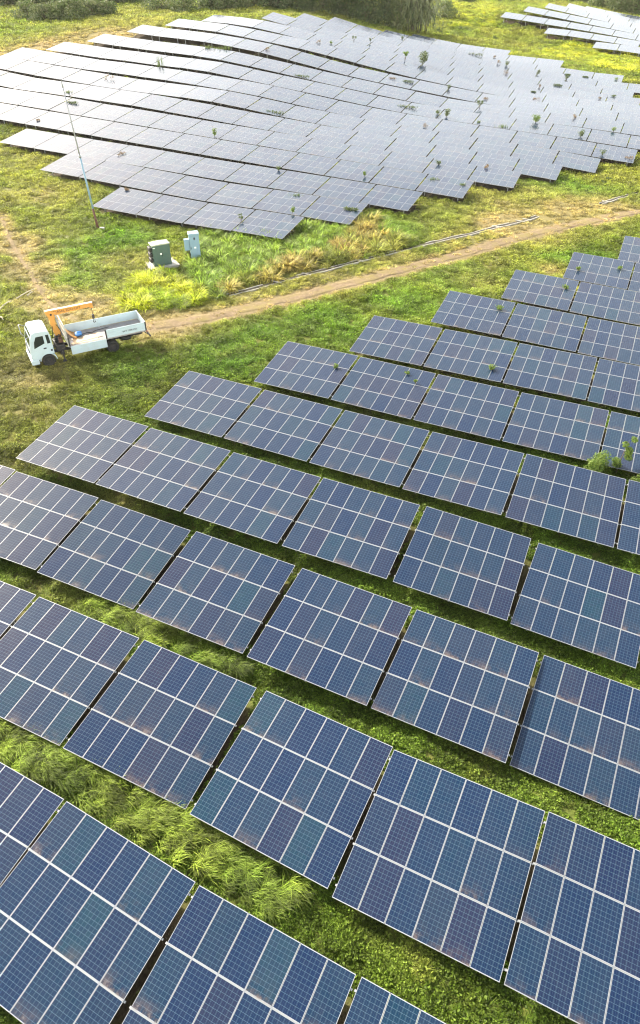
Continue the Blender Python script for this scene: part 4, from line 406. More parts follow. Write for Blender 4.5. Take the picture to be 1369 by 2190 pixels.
# cab
cabp=[(4.5,.98),(4.5,2.5),(4.6,2.86),(4.82,2.98),(5.62,3.0),(5.86,2.92),(6.02,2.55),(6.2,1.75),(6.26,1.1),(6.22,.72),(5.66,.72),(5.6,.98),(5.42,1.14),(5.05,1.2),(4.74,1.12)]
cab=MB().prism(cabp,-1.13,1.13,bev=.07).obj('cab',M_WHITE,truck)
for f in cab.data.polygons: f.use_smooth=False
mb=MB(); mb.box((6.26,0,.6),(.2,2.3,.42),bev=.07); mb.box((6.02,1.1,.6),(.5,.14,.4),bev=.05); mb.box((6.02,-1.1,.6),(.5,.14,.4),bev=.05); mb.obj('bumper',M_WHITE,truck)
s_=Vector((6.2-6.02,0,1.75-2.55)).normalized()
def slant(mb,y0,y1,za,zb,off,mi=0):
    xa=lambda z: 6.02+(2.55-z)*.18/.8
    a=[(xa(za)+off,y0,za),(xa(za)+off,y1,za),(xa(zb)+off,y1-.06*np.sign(y1),zb),(xa(zb)+off,y0-.06*np.sign(y0),zb)]; mb.poly(a,mi)
mb=MB(); slant(mb,-1.0,1.0,1.86,2.52,.006); mb.poly([(6.025,-.94,2.52),(6.025,.94,2.52),(5.9,.9,2.86),(5.9,-.9,2.86)]); ws=mb.obj('windshield',M_GLZ,truck)
mb=MB(); mb.bar((6.2,.1,1.84),(6.12,.75,2.15),.02); mb.obj('wiper',M_DARK,truck); mb=MB(); mb.bar((6.2,-.8,1.84),(6.12,-.15,2.15),.02); mb.obj('wiper',M_DARK,truck)
mb=MB(); mb.box((6.275,0,1.32),(.03,1.5,.3),bev=.01); mb.box((6.285,0,1.32),(.025,1.36,.035)); mb.box((6.285,0,1.22),(.025,1.36,.03)); mb.obj('grille',M_DARK,truck)
for s in (1,-1):
    mb=MB(); mb.box((6.27,s*.88,.98),(.06,.34,.2),bev=.025); mb.obj('headlight',M_LAMP,truck)
    # door with its glass and handle
    y=s*1.135; mb=MB(); prof=[(4.98,1.24),(4.98,2.74),(5.66,2.74),(5.93,2.2),(6.06,1.62),(6.06,.84),(5.68,.84),(5.6,1.06),(5.36,1.22)]
    door=mb.prism(prof,y-.012*s if s<0 else y-.012,y+.012,bev=.006).obj('door',M_WHITE,truck)
    mb=MB(); mb.prism([(5.06,2.02),(5.06,2.64),(5.6,2.64),(5.8,2.24),(5.9,1.72)],y+s*.012,y+s*.02); mb.obj('door_window',M_GLZ,door)
    mb=MB(); mb.box((5.12,y+s*.025,1.62),(.22,.03,.1),bev=.01); mb.obj('door_handle',M_DARK,door)
    mb=MB(); mb.prism([(4.62,1.95),(4.66,2.66),(4.88,2.66),(4.86,1.95)],y-s*.003,y+s*.012); mb.obj('quarter_window',M_GLZ,truck)
    mb=MB(); mb.box((4.66,y,1.36),(.14,.02,.14)); mb.obj('side_marker',M_DARK,truck)
    # mudguard arch
    mb=MB(); arc=[(5.05+.66*math.cos(a),.52+.66*math.sin(a)) for a in np.linspace(.15,math.pi-.05,12)]; arc2=[(5.05+.60*math.cos(a),.52+.60*math.sin(a)) for a in np.linspace(math.pi-.05,.15,12)]
    mb.prism(arc+arc2,y-.26 if s>0 else y-.03,y+.03 if s>0 else y+.26); mb.obj('mudguard',M_WHITE,truck)
    # mirror
    mb=MB(); mb.path([(6.0,s*1.05,2.72),(6.25,s*1.3,2.78),(6.36,s*1.52,2.74),(6.36,s*1.55,2.2)],.02,6); mb.path([(6.16,s*1.08,1.85),(6.3,s*1.35,1.92),(6.36,s*1.53,2.1)],.016,6); ml=mb.obj('mirror_arm',M_CHROME,truck)
    mb=MB(); mb.box((6.37,s*1.53,2.4),(.07,.2,.52),bev=.03); mb.box((6.36,s*1.53,2.0),(.06,.18,.2),bev=.03); mb.obj('mirror',M_CHROME,truck)
mb=MB(); mb.box((5.5,.5,3.02),(.1,.3,.05),bev=.02); mb.obj('roof_lamp',M_LAMP,truck)
def wheel(x,y,name='wheel',w=.28,axis='y',parent=truck,z=.5):
    mb=MB(); s=1 if y>0 else -1; rad=.5
    prof=[(.29,-.5),(.40,-.5),(.47,-.46),(.5,-.36),(.5,.36),(.47,.46),(.40,.5),(.29,.5)]
    rings=[]; N=28
    for (r,q) in prof:
        rings.append([mb.bm.verts.new((x+r*math.cos(2*math.pi*k/N),y+q*w,z+r*math.sin(2*math.pi*k/N))) for k in range(N)])
    for a,b in zip(rings,rings[1:]+rings[:1]):
        for k in range(N): mb.bm.faces.new((a[k],a[(k+1)%N],b[(k+1)%N],b[k])).smooth=True
    wh=mb.obj(name,M_BLACK,parent)
    mb=MB(); mb.tube((x,y-w*.3,z),(x,y+w*.3,z),.285,.285,24); mb.tube((x,y-w*.62,z),(x,y+w*.62,z),.11,.09,12)
    for k in range(8):
        a=k*math.pi/4; mb.tube((x+.2*math.cos(a),y-s*.02,z+.2*math.sin(a)),(x+.2*math.cos(a),y+s*w*.45,z+.2*math.sin(a)),.022,.022,6)
    mb.obj('rim',M_DARK,wh); return wh
wheel(5.05,1.0); wheel(5.05,-1.0)
for s in (1,-1): wheel(0,s*1.03); wheel(0,s*.7)
mb=MB(); mb.tube((5.05,-.9,.5),(5.05,.9,.5),.07); mb.obj('axle',M_DARK,truck)
mb=MB(); mb.tube((0,-.9,.5),(0,.9,.5),.08); mb.tube((0,-.12,.5),(0,.12,.5),.26,.26,16); mb.obj('axle',M_DARK,truck)
# spare wheel slung flat under the rear
mb=MB(); N=28; rings=[]
for (r,q) in [(.29,-.5),(.42,-.5),(.5,-.34),(.5,.34),(.42,.5),(.29,.5)]: rings.append([mb.bm.verts.new((-1.25+r*math.cos(2*math.pi*k/N),.62+r*math.sin(2*math.pi*k/N),.92+q*.26)) for k in range(N)])
for a,b in zip(rings,rings[1:]+rings[:1]):
    for k in range(N): mb.bm.faces.new((a[k],a[(k+1)%N],b[(k+1)%N],b[k])).smooth=True
mb.obj('spare_wheel',M_BLACK,truck)
mb=MB(); mb.box((2.1,.75,.8),(1.0,.45,.4),bev=.08); mb.obj('fuel_tank',M_DARK,truck)
mb=MB(); mb.bar((-2.75,.95,1.15),(-3.2,.95,.72),.06); mb.bar((-2.75,-.95,1.15),(-3.2,-.95,.72),.06); mb.bar((-3.2,-1.05,.7),(-3.2,1.05,.7),.1); mb.obj('rear_guard',M_DARK,truck)
# bed
bed=MB().box((.2,0,1.31),(6.2,2.4,.1)).box((.2,.5,1.18),(6.1,.1,.16)).box((.2,-.5,1.18),(6.1,.1,.16)).obj('cargo_bed',M_BED,truck)
def board(x0,x1,y,z0,z1,face,ribs,parent,name='side_board'):
    mb=MB(); mb.box(((x0+x1)/2,y,(z0+z1)/2),(x1-x0,.03,z1-z0),bev=.006)
    o=face*.026; n=max(3,int((x1-x0)/.75))
    if ribs:   # inner face: panels framed by upright and level ribs
        for k in range(n+1):
            x=x0+.05+(x1-x0-.1)*k/n; mb.box((x,y+o,(z0+z1)/2),(.045,.022,z1-z0-.03))
        for z in (z0+.05,(z0+z1)/2,z1-.05): mb.box(((x0+x1)/2,y+o*.98,z),(x1-x0-.02,.02,.04))
        for z in (z0+.1,(z0+z1)/2,z1-.08): mb.box(((x0+x1)/2,y-o,z),(x1-x0-.02,.022,.07),bev=.008)
    else:
        for z in np.linspace(z0+.07,z1-.05,4): mb.box(((x0+x1)/2,y+o,z),(x1-x0-.02,.022,.085),bev=.01)
        for k in range(n+1):
            x=x0+.05+(x1-x0-.1)*k/n; mb.box((x,y-o,(z0+z1)/2),(.045,.022,z1-z0-.03))
        for z in (z0+.05,z1-.05): mb.box(((x0+x1)/2,y-o*.98,z),(x1-x0-.02,.02,.04))
    return mb.obj(name,M_WHITE,parent)
rb=board(-2.82,.3,1.21,1.38,2.08,1,False,truck); 
fb=board(.42,3.24,1.25,.66,1.36,1,True,truck); fb['label']='lowered side board hanging down from the bed'
board(-2.82,.3,-1.21,1.38,2.08,-1,False,truck); board(.42,3.24,-1.21,1.38,2.08,-1,False,truck)
mb=MB(); mb.box((-2.9,0,1.73),(.03,2.36,.7),bev=.006)
for y in np.linspace(-1.1,1.1,5): mb.box((-2.874,y,1.73),(.022,.045,.66))
for z in (1.45,1.75,2.0): mb.box((-2.926,0,z),(.022,2.3,.08),bev=.008)
mb.obj('tailgate',M_WHITE,truck)
for (x,y) in ((.36,1.2),(-2.88,1.22),(.36,-1.2),(-2.88,-1.22),(3.28,1.2),(3.28,-1.2)):
    MB().box((x,y,1.72),(.1,.09,.74),bev=.01).obj('stake_post',M_DARK if y>0 else M_WHITE,truck)
# headboard rack
mb=MB()
for y in (-1.15,1.15): mb.bar((3.36,y,1.3),(3.36,y,3.0),.07)
for z in (3.0,2.5,1.9): mb.bar((3.36,-1.15,z),(3.36,1.15,z),.06)
for y in np.linspace(-1,1,11): mb.bar((3.36,y,1.4),(3.36,y,2.98),.025)
hb=mb.obj('headboard',paint('rack_paint',(.5,.48,.42),.5,.5,(.1,.08,.06),3.),truck)
# rear lamps and plate side lettering
for s in (1,-1): MB().box((-2.96,s*.95,1.22),(.06,.36,.12),bev=.01).obj('tail_lamp',M_RED,truck)
def text(s,size,name,mat,parent,loc,rot,extr=.004):
    cu=bpy.data.curves.new('lettering','FONT'); cu.body=s; cu.size=size; cu.extrude=extr; cu.align_x='CENTER'; cu.align_y='CENTER'
    tmp=bpy.data.objects.new('lettering',cu); COL.objects.link(tmp); bpy.context.view_layer.update()
    me=bpy.data.meshes.new_from_object(tmp.evaluated_get(bpy.context.evaluated_depsgraph_get())); bpy.data.objects.remove(tmp)
    o=link(name,me,parent,mat); o.location=loc; o.rotation_euler=rot; return o
M_INK=paint('dark_lettering',(.03,.025,.02),.6,.0)
text('BKY 1208 MH',.2,'lettering',M_INK,rb,(-1.55,1.252,1.66),(R(90),0,R(180)),.003)
# crane
cr_=MB(); cr_.box((3.9,0,1.15),(.7,1.5,.5),bev=.04); cr_.box((3.9,.55,.85),(.3,.9,.24)); cr_.tube((3.88,0,1.3),(3.88,0,2.0),.3,.24,20); cr_.obj('crane_base',M_DARK,truck)
mb=MB(); mb.prism([(3.62,1.78),(3.52,2.1),(3.74,2.6),(3.84,3.3),(3.52,3.86),(4.32,3.98),(4.36,3.82),(4.16,3.45),(4.2,3.0),(4.1,2.5),(4.06,2.1),(3.98,1.78)],-.17,.17,bev=.03); col=mb.obj('crane_column',M_ORANGE,truck)
mb=MB(); mb.tube((3.78,-.19,1.98),(3.78,.19,1.98),.09,.09,14); mb.tube((3.98,-.19,3.72),(3.98,.19,3.72),.08,.08,14); mb.obj('pivot_pin',M_DARK,col)
mb=MB(); mb.tube((3.5,.24,1.9),(3.66,.24,3.3),.06); mb.tube((3.66,.24,3.3),(3.7,.24,3.7),.035); mb.obj('lift_cylinder',M_CHROME,col)
mb=MB(); mb.prism([(4.34,3.74),(4.38,4.02),(.84,4.02),(.72,3.96),(.72,3.8),(1.0,3.72),(2.6,3.66),(3.6,3.62)],-.15,.15,bev=.02); boom=mb.obj('crane_boom',M_ORANGE,truck)
mb=MB(); mb.box((2.5,0,4.03),(3.6,.24,.03),bev=.01); mb.obj('boom_cap',paint('pale_boom_top',(.78,.68,.5),.4,.2),boom)
text('SELASAL EDO-LIFT',.27,'lettering',M_BROWN,boom,(2.78,.154,3.845),(R(90),0,R(180)),.003)
mb=MB(); mb.box((.86,0,3.72),(.26,.34,.2),bev=.03); mb.tube((.86,-.2,3.8),(.86,.2,3.8),.12,.12,16); mb.obj('boom_sheave',M_ORANGE,boom)
mb=MB(); mb.path([(.84,.06,3.75),(.84,.06,3.0)],.014,6); mb.path([(.84,-.06,3.75),(.84,-.06,3.0)],.014,6); cb=mb.obj('hoist_cable',M_DARK,truck)
mb=MB(); mb.box((.84,0,2.86),(.2,.16,.34),bev=.04); mb.path([(.84,0,2.7),(.84,0,2.55),(.9,0,2.44),(.84,0,2.34),(.75,0,2.38),(.74,0,2.46)],.03,8); mb.obj('hook_block',M_DARK,truck)
# outriggers, valve block and hoses
mb=MB(); mb.bar((3.9,1.15,.3),(3.9,1.15,1.2),.1); mb.box((3.9,1.15,.27),(.28,.28,.06)); mb.obj('outrigger',M_DARK,truck)
mb=MB(); mb.bar((3.9,-1.15,.3),(3.9,-1.15,1.2),.1); mb.box((3.9,-1.15,.27),(.28,.28,.06)); mb.obj('outrigger',M_DARK,truck)
mb=MB(); mb.box((3.78,.5,1.75),(.3,.4,.35),bev=.03); 
for k in range(5): mb.bar((3.78+.0,.36+.07*k,1.9),(3.8,.36+.07*k,2.15),.02)
mb.obj('valve_block',M_BROWN,truck)
mb=MB(); mb.path([(3.7,.3,1.9),(3.55,.4,2.3),(3.68,.3,2.7),(3.8,.2,2.9)],.025,6); mb.path([(4.05,.3,1.6),(4.3,.4,1.9),(4.2,.3,2.4),(4.1,.2,2.8)],.025,6); mb.obj('hydraulic_hose',M_BLACK,truck)
# load on the bed
mb=MB(); V=[]; n=10
for i in range(n+1):
    a=i/n; x=3.2-.02-.75*a**1.2; z=1.4+.78*(1-a)**1.6
    V.append((x,z))
prof=V+[(x-.02,z-.02) for x,z in V[::-1]]
mb.prism(prof,-.95,.15); o=mb.obj('curved_sheet',M_TAN); o.matrix_world=truck.matrix_world.copy(); tag(o,'curved rusty tan sheet leaning on the truck headboard','sheet')
def lump(name,c,r,mat,seed=0,sub=3,amp=.2):
    bm=bmesh.new(); bmesh.ops.create_icosphere(bm,subdivisions=sub,radius=1); rn=random.Random(seed); ph=[(Vector((rn.gauss(0,1),rn.gauss(0,1),rn.gauss(0,1)))*2.2,rn.random()*6) for _ in range(7)]
    for v in bm.verts:
        k=1+amp*sum(math.sin(v.co.dot(d)+p) for d,p in ph)/3; v.co=Vector((c[0]+v.co.x*r[0]*k,c[1]+v.co.y*r[1]*k,c[2]+max(v.co.z*r[2]*k,-r[2]*.8)))
    for f in bm.faces: f.smooth=True
    me=bpy.data.meshes.new(name); bm.to_mesh(me); bm.free(); return link(name,me,None,mat)
o=lump('plastic_bag',(2.25,-.35,1.53),(.26,.34,.16),M_BLUE,4,3,.5); o.matrix_world=truck.matrix_world.copy(); tag(o,'crumpled blue plastic bag on the truck bed','bag')
shs=[((1.9,.55,1.372),(1.9,1.0,.018),-.03,'large bare plywood sheet on the truck bed beside the lowered board'),((1.3,.35,1.393),(1.5,.75,.018),.12,'smaller plywood sheet lying over the large one on the truck bed'),((2.55,.75,1.391),(1.1,.3,.02),.35,'narrow plywood offcut lying askew near the truck headboard')]
for c_,d_,a_,lb in shs:
    mb=MB(); mb.box((0,0,0),d_); o=mb.obj('plywood_sheet',M_PLY); o.matrix_world=truck.matrix_world@Matrix.Translation(c_)@Matrix.Rotation(a_,4,'Z'); tag(o,lb,'plywood','plywood sheets on the truck bed')
mb=MB(); mb.path([(2.3,-.2,1.4),(1.9,-.35,1.41),(1.5,-.5,1.4),(1.1,-.3,1.41),(.8,-.55,1.4),(.2,-.6,1.41),(-.3,-.7,1.4)],.022,6); mb.path([(1.5,-.5,1.41),(1.2,-.1,1.41),(.9,0,1.41)],.018,6)
o=mb.obj('hose',M_BLACK); o.matrix_world=truck.matrix_world.copy(); tag(o,'black hose lying loose across the truck bed floor','hose')
# ------------------------------------------------------------------ cabinets, mast, drain
M_GREEN=paint('green_cabinet_paint',(.065,.115,.09),.5,.3,(.16,.17,.13),2.); M_CONC=paint('weathered_concrete',(.46,.43,.37),.9,.7,(.2,.18,.13),2.5)
M_CABW=paint('pale_cabinet_paint',(.22,.33,.41),.4,.15,(.3,.33,.33),2.); M_LABEL=paint('white_label',(.85,.85,.82),.5,0.)
g0=Vector(PTS['gcab']); g1=Vector(PTS['gcabR']); yw=R(27); q=Matrix.Rotation(yw,3,'Z')
gz0=tz1(g0.x+.6,g0.y+.8)
gc=empty('switchgear_cabinet',(g0.x,g0.y,gz0+.22),q); tag(gc,'squat green switchgear cabinet with double doors standing on a concrete slab','cabinet')
W,D,Hh=1.8,1.05,2.05
MB().box((W/2,D/2,Hh/2),(W,D,Hh),bev=.02).obj('housing',M_GREEN,gc)
mb=MB(); mb.prism([(-.05,Hh),(-.05,Hh+.09),(W/2,Hh+.13),(W+.05,Hh+.09),(W+.05,Hh)],-.06,D+.05,bev=.015); mb.obj('roof',paint('bleached_green_top',(.33,.36,.27),.5,.3,(.35,.33,.25),2.),gc)
for k in (0,1):
    d=MB().box((W*(.255+.49*k),-.013,Hh*.5),(W*.475,.024,Hh*.92),bev=.006).obj('door',M_GREEN,gc)
    if k: MB().box((W*.535,-.04,Hh*.55),(.05,.04,.3),bev=.008).obj('door_handle',M_DARK,d)
MB().box((W*.45,-.029,Hh*.58),(.17,.006,.17)).obj('warning_label',M_LABEL,gc); MB().box((W*.09,-.029,Hh*.9),(.24,.006,.06)).obj('name_plate',M_LABEL,gc)
for k in range(3):
    mb=MB(); mb.box((-.16,D*.5,Hh*(.28+.27*k)),(.3,D*.72,.42),bev=.1); mb.obj('cooling_fin',M_DARK,gc)
pad=empty('concrete_slab',(g0.x,g0.y,gz0),q); tag(pad,'grey concrete slab with chipped edges carrying the green cabinet','slab')
bm=bmesh.new(); bmesh.ops.create_cube(bm,size=1,matrix=Matrix.Translation((W/2+.05,D/2+.05,-.06))@Matrix.Diagonal((3.0,2.2,.54,1)))
bmesh.ops.subdivide_edges(bm,edges=bm.edges[:],cuts=7,use_grid_fill=True)
for v in bm.verts: v.co+=Vector((random.gauss(0,.018),random.gauss(0,.018),random.gauss(0,.006)))
me=bpy.data.meshes.new('slab_top'); bm.to_mesh(me); bm.free(); link('slab_top',me,pad,M_CONC)
MB().box((-1.15,D*.6,-.06),(.6,1.3,.3),bev=.03).obj('cable_pit',M_CONC,pad)
w0=Vector(PTS['wcab']); wz=tz1(w0.x+.5,w0.y+.3); q=Matrix.Rotation(R(14),3,'Z')
wc=empty('control_cabinet',(w0.x,w0.y,wz-.05),q); tag(wc,'tall pale blue white control cabinet with a meter box on its side','cabinet')
W,D,Hh=1.0,.8,2.35; b=.32
mb=MB(); mb.box((W/2,D/2,b/2),(W-.06,D-.06,b)); mb.obj('plinth',M_BROWN,wc)
for k in range(4): MB().box((.14+.23*k,.0,b*.55),(.08,.07,b*.8)).obj('plinth_bracket',paint('pale_bracket',(.5,.38,.25),.8,.4),wc)
MB().box((W/2,D/2,b+Hh/2),(W,D,Hh),bev=.015).obj('housing',M_CABW,wc)
mb=MB(); mb.prism([(-.06,b+Hh),(-.06,b+Hh+.12),(.0,b+Hh+.2),(W,b+Hh+.2),(W+.06,b+Hh+.12),(W+.06,b+Hh)],-.08,D+.06,bev=.02); mb.obj('roof',M_CABW,wc)
d=MB().box((W/2,-.012,b+Hh*.5),(W*.92,.022,Hh*.94),bev=.006).obj('door',M_CABW,wc); MB().box((.1,-.035,b+Hh*.47),(.05,.03,.22),bev=.008).obj('door_handle',M_DARK,d)
MB().box((W*.52,-.03,b+Hh*.87),(.16,.02,.22),bev=.02).obj('status_window',M_DARK,wc); MB().box((W*.52,-.027,b+Hh*.48),(.2,.006,.17)).obj('warning_label',M_LABEL,wc)
mbx=MB().box((-.27,.28,b+1.42),(.52,.42,1.1),bev=.02).obj('meter_box',M_CABW,wc); MB().box((-.27,.062,b+1.42),(.44,.02,.98),bev=.005).obj('lid',M_CABW,mbx)
mb=MB(); mb.path([(-.3,.25,b+.9),(-.3,.25,b+.7),(-.05,.2,b+.6),(.0,.2,b+.3)],.035,8); mb.path([(-.15,.25,b+.9),(-.15,.25,b+.5),(-.06,.2,b+.35),(-.04,.2,b+.0)],.035,8); mb.obj('conduit',M_DARK,wc)
# mast
px_,py_,pz_=PTS['pole']; pz_=tz1(px_,py_)
mast=empty('lightning_mast',(px_,py_,pz_)); tag(mast,'slender leaning galvanised lightning mast with a rusty foot','mast')
top=Vector((-.6,0,14.8)); at_=lambda h: top*(h/14.8)
mb=MB(); mb.tube(at_(-.3),at_(2.3),.13,.13,10); mb.tube(at_(0)+Vector((.17,-.05,0)),at_(1.1)+Vector((.1,-.03,0)),.06,.05,8); mb.obj('foot',M_BROWN,mast)
mb=MB(); mb.tube(at_(2.3),at_(7.6),.115,.1,10); mb.obj('lower_tube',M_CABW,mast)
mb=MB(); mb.tube(at_(7.5),at_(7.8),.13,.13,10); mb.obj('collar',M_STEEL,mast)
mb=MB(); mb.tube(at_(7.7),at_(14.0),.075,.055,10); mb.obj('upper_tube',M_CHROME,mast)
mb=MB(); mb.tube(at_(14.0),at_(14.5),.1,.05,8); mb.tube(at_(14.5),at_(15.0),.02,.006,6); mb.obj('air_terminal',M_CHROME,mast)
MB().box((.5,-.15,.12),(.55,.45,.3),bev=.03).obj('base_block',M_CONC,mast)
# drain
def resample(pl,step):
    L=[0.]
    for a,b in zip(pl,pl[1:]): L.append(L[-1]+math.hypot(b[0]-a[0],b[1]-a[1]))
    s=np.arange(0,L[-1],step); return np.interp(s,L,[p[0] for p in pl]),np.interp(s,L,[p[1] for p in pl])
def drain(pl,label,skip):
    X,Y=resample(pl,1.); dx,dy=np.gradient(X),np.gradient(Y); l=np.hypot(dx,dy); nx,ny=-dy/l,dx/l; Z=tz(X,Y)
    root=empty('concrete_drain',(X[0],Y[0],Z[0])); tag(root,label,'drain'); O=Vector((X[0],Y[0],Z[0]))
    for s in (-1,1):
        mb=MB(); prev=None; w=.04
        for i in range(len(X)):
            if s>0 and skip and (i%17 in (5,6,7) ): prev=None; continue
            j=random.gauss(0,.03); c=Vector((X[i]+nx[i]*(s*.26+j),Y[i]+ny[i]*(s*.26+j),Z[i]))-O; nn=Vector((nx[i],ny[i],0)); h=.11+random.gauss(0,.02)
            ring=[mb.bm.verts.new(c+nn*a+Vector((0,0,zz))) for a,zz in ((-w,-.3),(-w,h),(w,h),(w,-.3))]
            if prev:
                for k in range(3): mb.bm.faces.new((prev[k],prev[k+1],ring[k+1],ring[k]))
            else: mb.bm.faces.new(ring)
            prev=ring
        mb.obj('drain_wall',M_CONC,root)
    V=[];n=len(X)
    for i in range(n):
        for o in (-.22,.22): V.append((X[i]+nx[i]*o-O.x,Y[i]+ny[i]*o-O.y,Z[i]+.07-O.z))
    I=np.arange(2*n).reshape(-1,2); link('drain_floor',npmesh('drain_floor',V,np.stack([I[:-1,0],I[:-1,1],I[1:,1],I[1:,0]],1)),root,paint('dark_drain_floor',(.05,.042,.03),.9,.5,(.1,.08,.05),3.))  # flat dark sheet a little below the wall tops
    return root,O
dr1,O1=drain(DRAIN,'long narrow concrete drain running beside the dirt track','s'); dr2,O2=drain(DRAIN2,'short stretch of concrete drain at the right edge','')
for i,(bx,by) in enumerate(BRACES):
    root,O=(dr2,O2) if i==6 else (dr1,O1); pl=DRAIN2 if i==6 else DRAIN
    X,Y=resample(pl,.3); k=int(np.argmin(np.hypot(X-bx,Y-by))); k=min(max(k,1),len(X)-2); d=Vector((X[k+1]-X[k-1],Y[k+1]-Y[k-1],0)).normalized(); n=Vector((-d.y,d.x,0)); c=Vector((X[k],Y[k],tz1(X[k],Y[k])+.12))-O
    mb=MB(); mb.bar(c-n*.5+d*.25,c+n*.5-d*.2,.12,.08); mb.obj('cross_brace',M_CONC,root)
# fallen sticks and cut fronds at the left edge
M_STICK=paint('bleached_wood',(.5,.44,.33),.8,.4,(.25,.19,.12),3.)
SLB=['longest bleached stick lying in the grass behind the truck','pale stick lying above the dark scrub left of the truck','short pale stick at the left edge beside the dark scrub','pale stick cut off by the left edge beside the truck cab','small pale stick between the long stick and the dark scrub']
for (a,b_),lb in zip(STICKS,SLB):
    za,zb=tz1(*a)+.35,tz1(*b_)+.42; m=((a[0]+b_[0])/2+.1,(a[1]+b_[1])/2+.08); L=Vector((a[0],a[1],za)); 
    mb=MB(); mb.path([Vector((0,0,0)),Vector((m[0],m[1],(za+zb)/2+.1))-L,Vector((b_[0],b_[1],zb))-L],[.06,.05,.03],7)
    o=mb.obj('stick',M_STICK); o.location=L; tag(o,lb,'stick','bleached sticks left of the truck')
# ------------------------------------------------------------------ leaves, weeds, trees
def leaf_mat(name,c1,c2,c3=None,trans=.35,rough=.55,inst=False):
    t=NT(name); ri=t.n('NewGeometry').outputs['Random Per Island']
    c=t.mix(ri,c1,c2)
    if inst:
        a=t.n('Attribute',attribute_name='tint',attribute_type='INSTANCER').outputs['Color']
        br=t.math('ADD',.4,t.math('MULTIPLY',t.math('POWER',ri,1.4),1.45)); m=t.n('VectorMath',{0:a,3:br},operation='SCALE').outputs[0]; c=m
    if c3: c=t.mix(t.ramp(t.noise(.6,2,.5,t.pos()),.5,.7),c,c3)
    d=t.bsdf(c,rough,.3); tr=t.n('BsdfTranslucent',{'Color':c}).outputs[0]
    return t.end(t.n('MixShader',{0:trans,1:d,2:tr}).outputs[0])
def rand_unit(n,rg):
    v=rg.normal(size=(n,3)); return v/np.linalg.norm(v,axis=1,keepdims=True)
def leaf_quads(P,N,size,asp,rg):
    """diamond leaves at P facing N"""
    n=len(P); a=np.cross(N,rand_unit(n,rg)); a/=np.linalg.norm(a,axis=1,keepdims=True)+1e-9; b=np.cross(N,a); s=size[:,None]
    V=np.stack([P-a*s,P-b*s*asp+N*s*.12,P+a*s,P+b*s*asp+N*s*.12],1).reshape(-1,3)
    return V,np.arange(4*n).reshape(-1,4)
def crown_mesh(name,blobs,n,size,rg,asp=.45,upb=.25):
    """leaves over a set of ellipsoids (centre, radii)"""
    vol=np.array([max(r[0]*r[1]*r[2],1e-6)**.67 for _,r in blobs]); cnt=np.maximum((n*vol/vol.sum()).astype(int),3); PP,NN=[],[]
    for (c,r),k in zip(blobs,cnt):
        d=rand_unit(k,rg); rad=.45+.6*rg.random(k)**.6; PP.append(np.array(c)+d*np.array(r)*rad[:,None]); q=d+rand_unit(k,rg)*.8; q[:,2]+=upb; NN.append(q/np.linalg.norm(q,axis=1,keepdims=True))
    P=np.concatenate(PP); N=np.concatenate(NN); V,Fq=leaf_quads(P,N,size*(.6+.8*rg.random(len(P))),asp,rg); return npmesh(name,V,Fq)
def blade_mesh(name,blades,seg=3):
    """blades: (base, direction xy, length, lean, width)"""
    V,Fq=[],[]
    for (b,az,L,lean,w) in blades:
        d=np.array([math.cos(az),math.sin(az),0]); s=np.array([-d[1],d[0],0]); b0=len(V)
        for k in range(seg+1):
            t=k/seg; ang=lean*(t**1.1); p=np.array(b)+L*(d*(math.sin(ang)*t*.95)+np.array([0,0,1])*(t*math.cos(ang*.85))); ww=w*(1-t**1.5)+.002
            V+= [p-s*ww,p+s*ww]
        for k in range(seg): i=b0+2*k; Fq.append((i,i+1,i+3,i+2))
    return npmesh(name,np.array(V),np.array(Fq))
M_LEAF_D=leaf_mat('dark_tree_leaves',(.028,.055,.016),(.08,.12,.034),(.1,.135,.045),.3)
M_LEAF_M=leaf_mat('shrub_leaves',(.06,.1,.026),(.14,.18,.055),(.17,.18,.075),.35)
M_LEAF_B=leaf_mat('bright_leaves',(.10,.17,.03),(.2,.27,.05),None,.45)
M_LEAF_W=leaf_mat('weed_leaves',(.06,.10,.025),(.13,.16,.05),None,.35)
M_DRYL=leaf_mat('dry_leaves',(.16,.10,.05),(.28,.19,.09),None,.2)
M_REED=leaf_mat('reed_leaves',(.07,.12,.03),(.16,.2,.06),None,.35)
M_PAND=leaf_mat('strap_leaves',(.06,.095,.035),(.26,.28,.13),None,.25,.4)
M_BARK=paint('bark',(.14,.1,.065),.9,.6,(.05,.04,.03),3.)
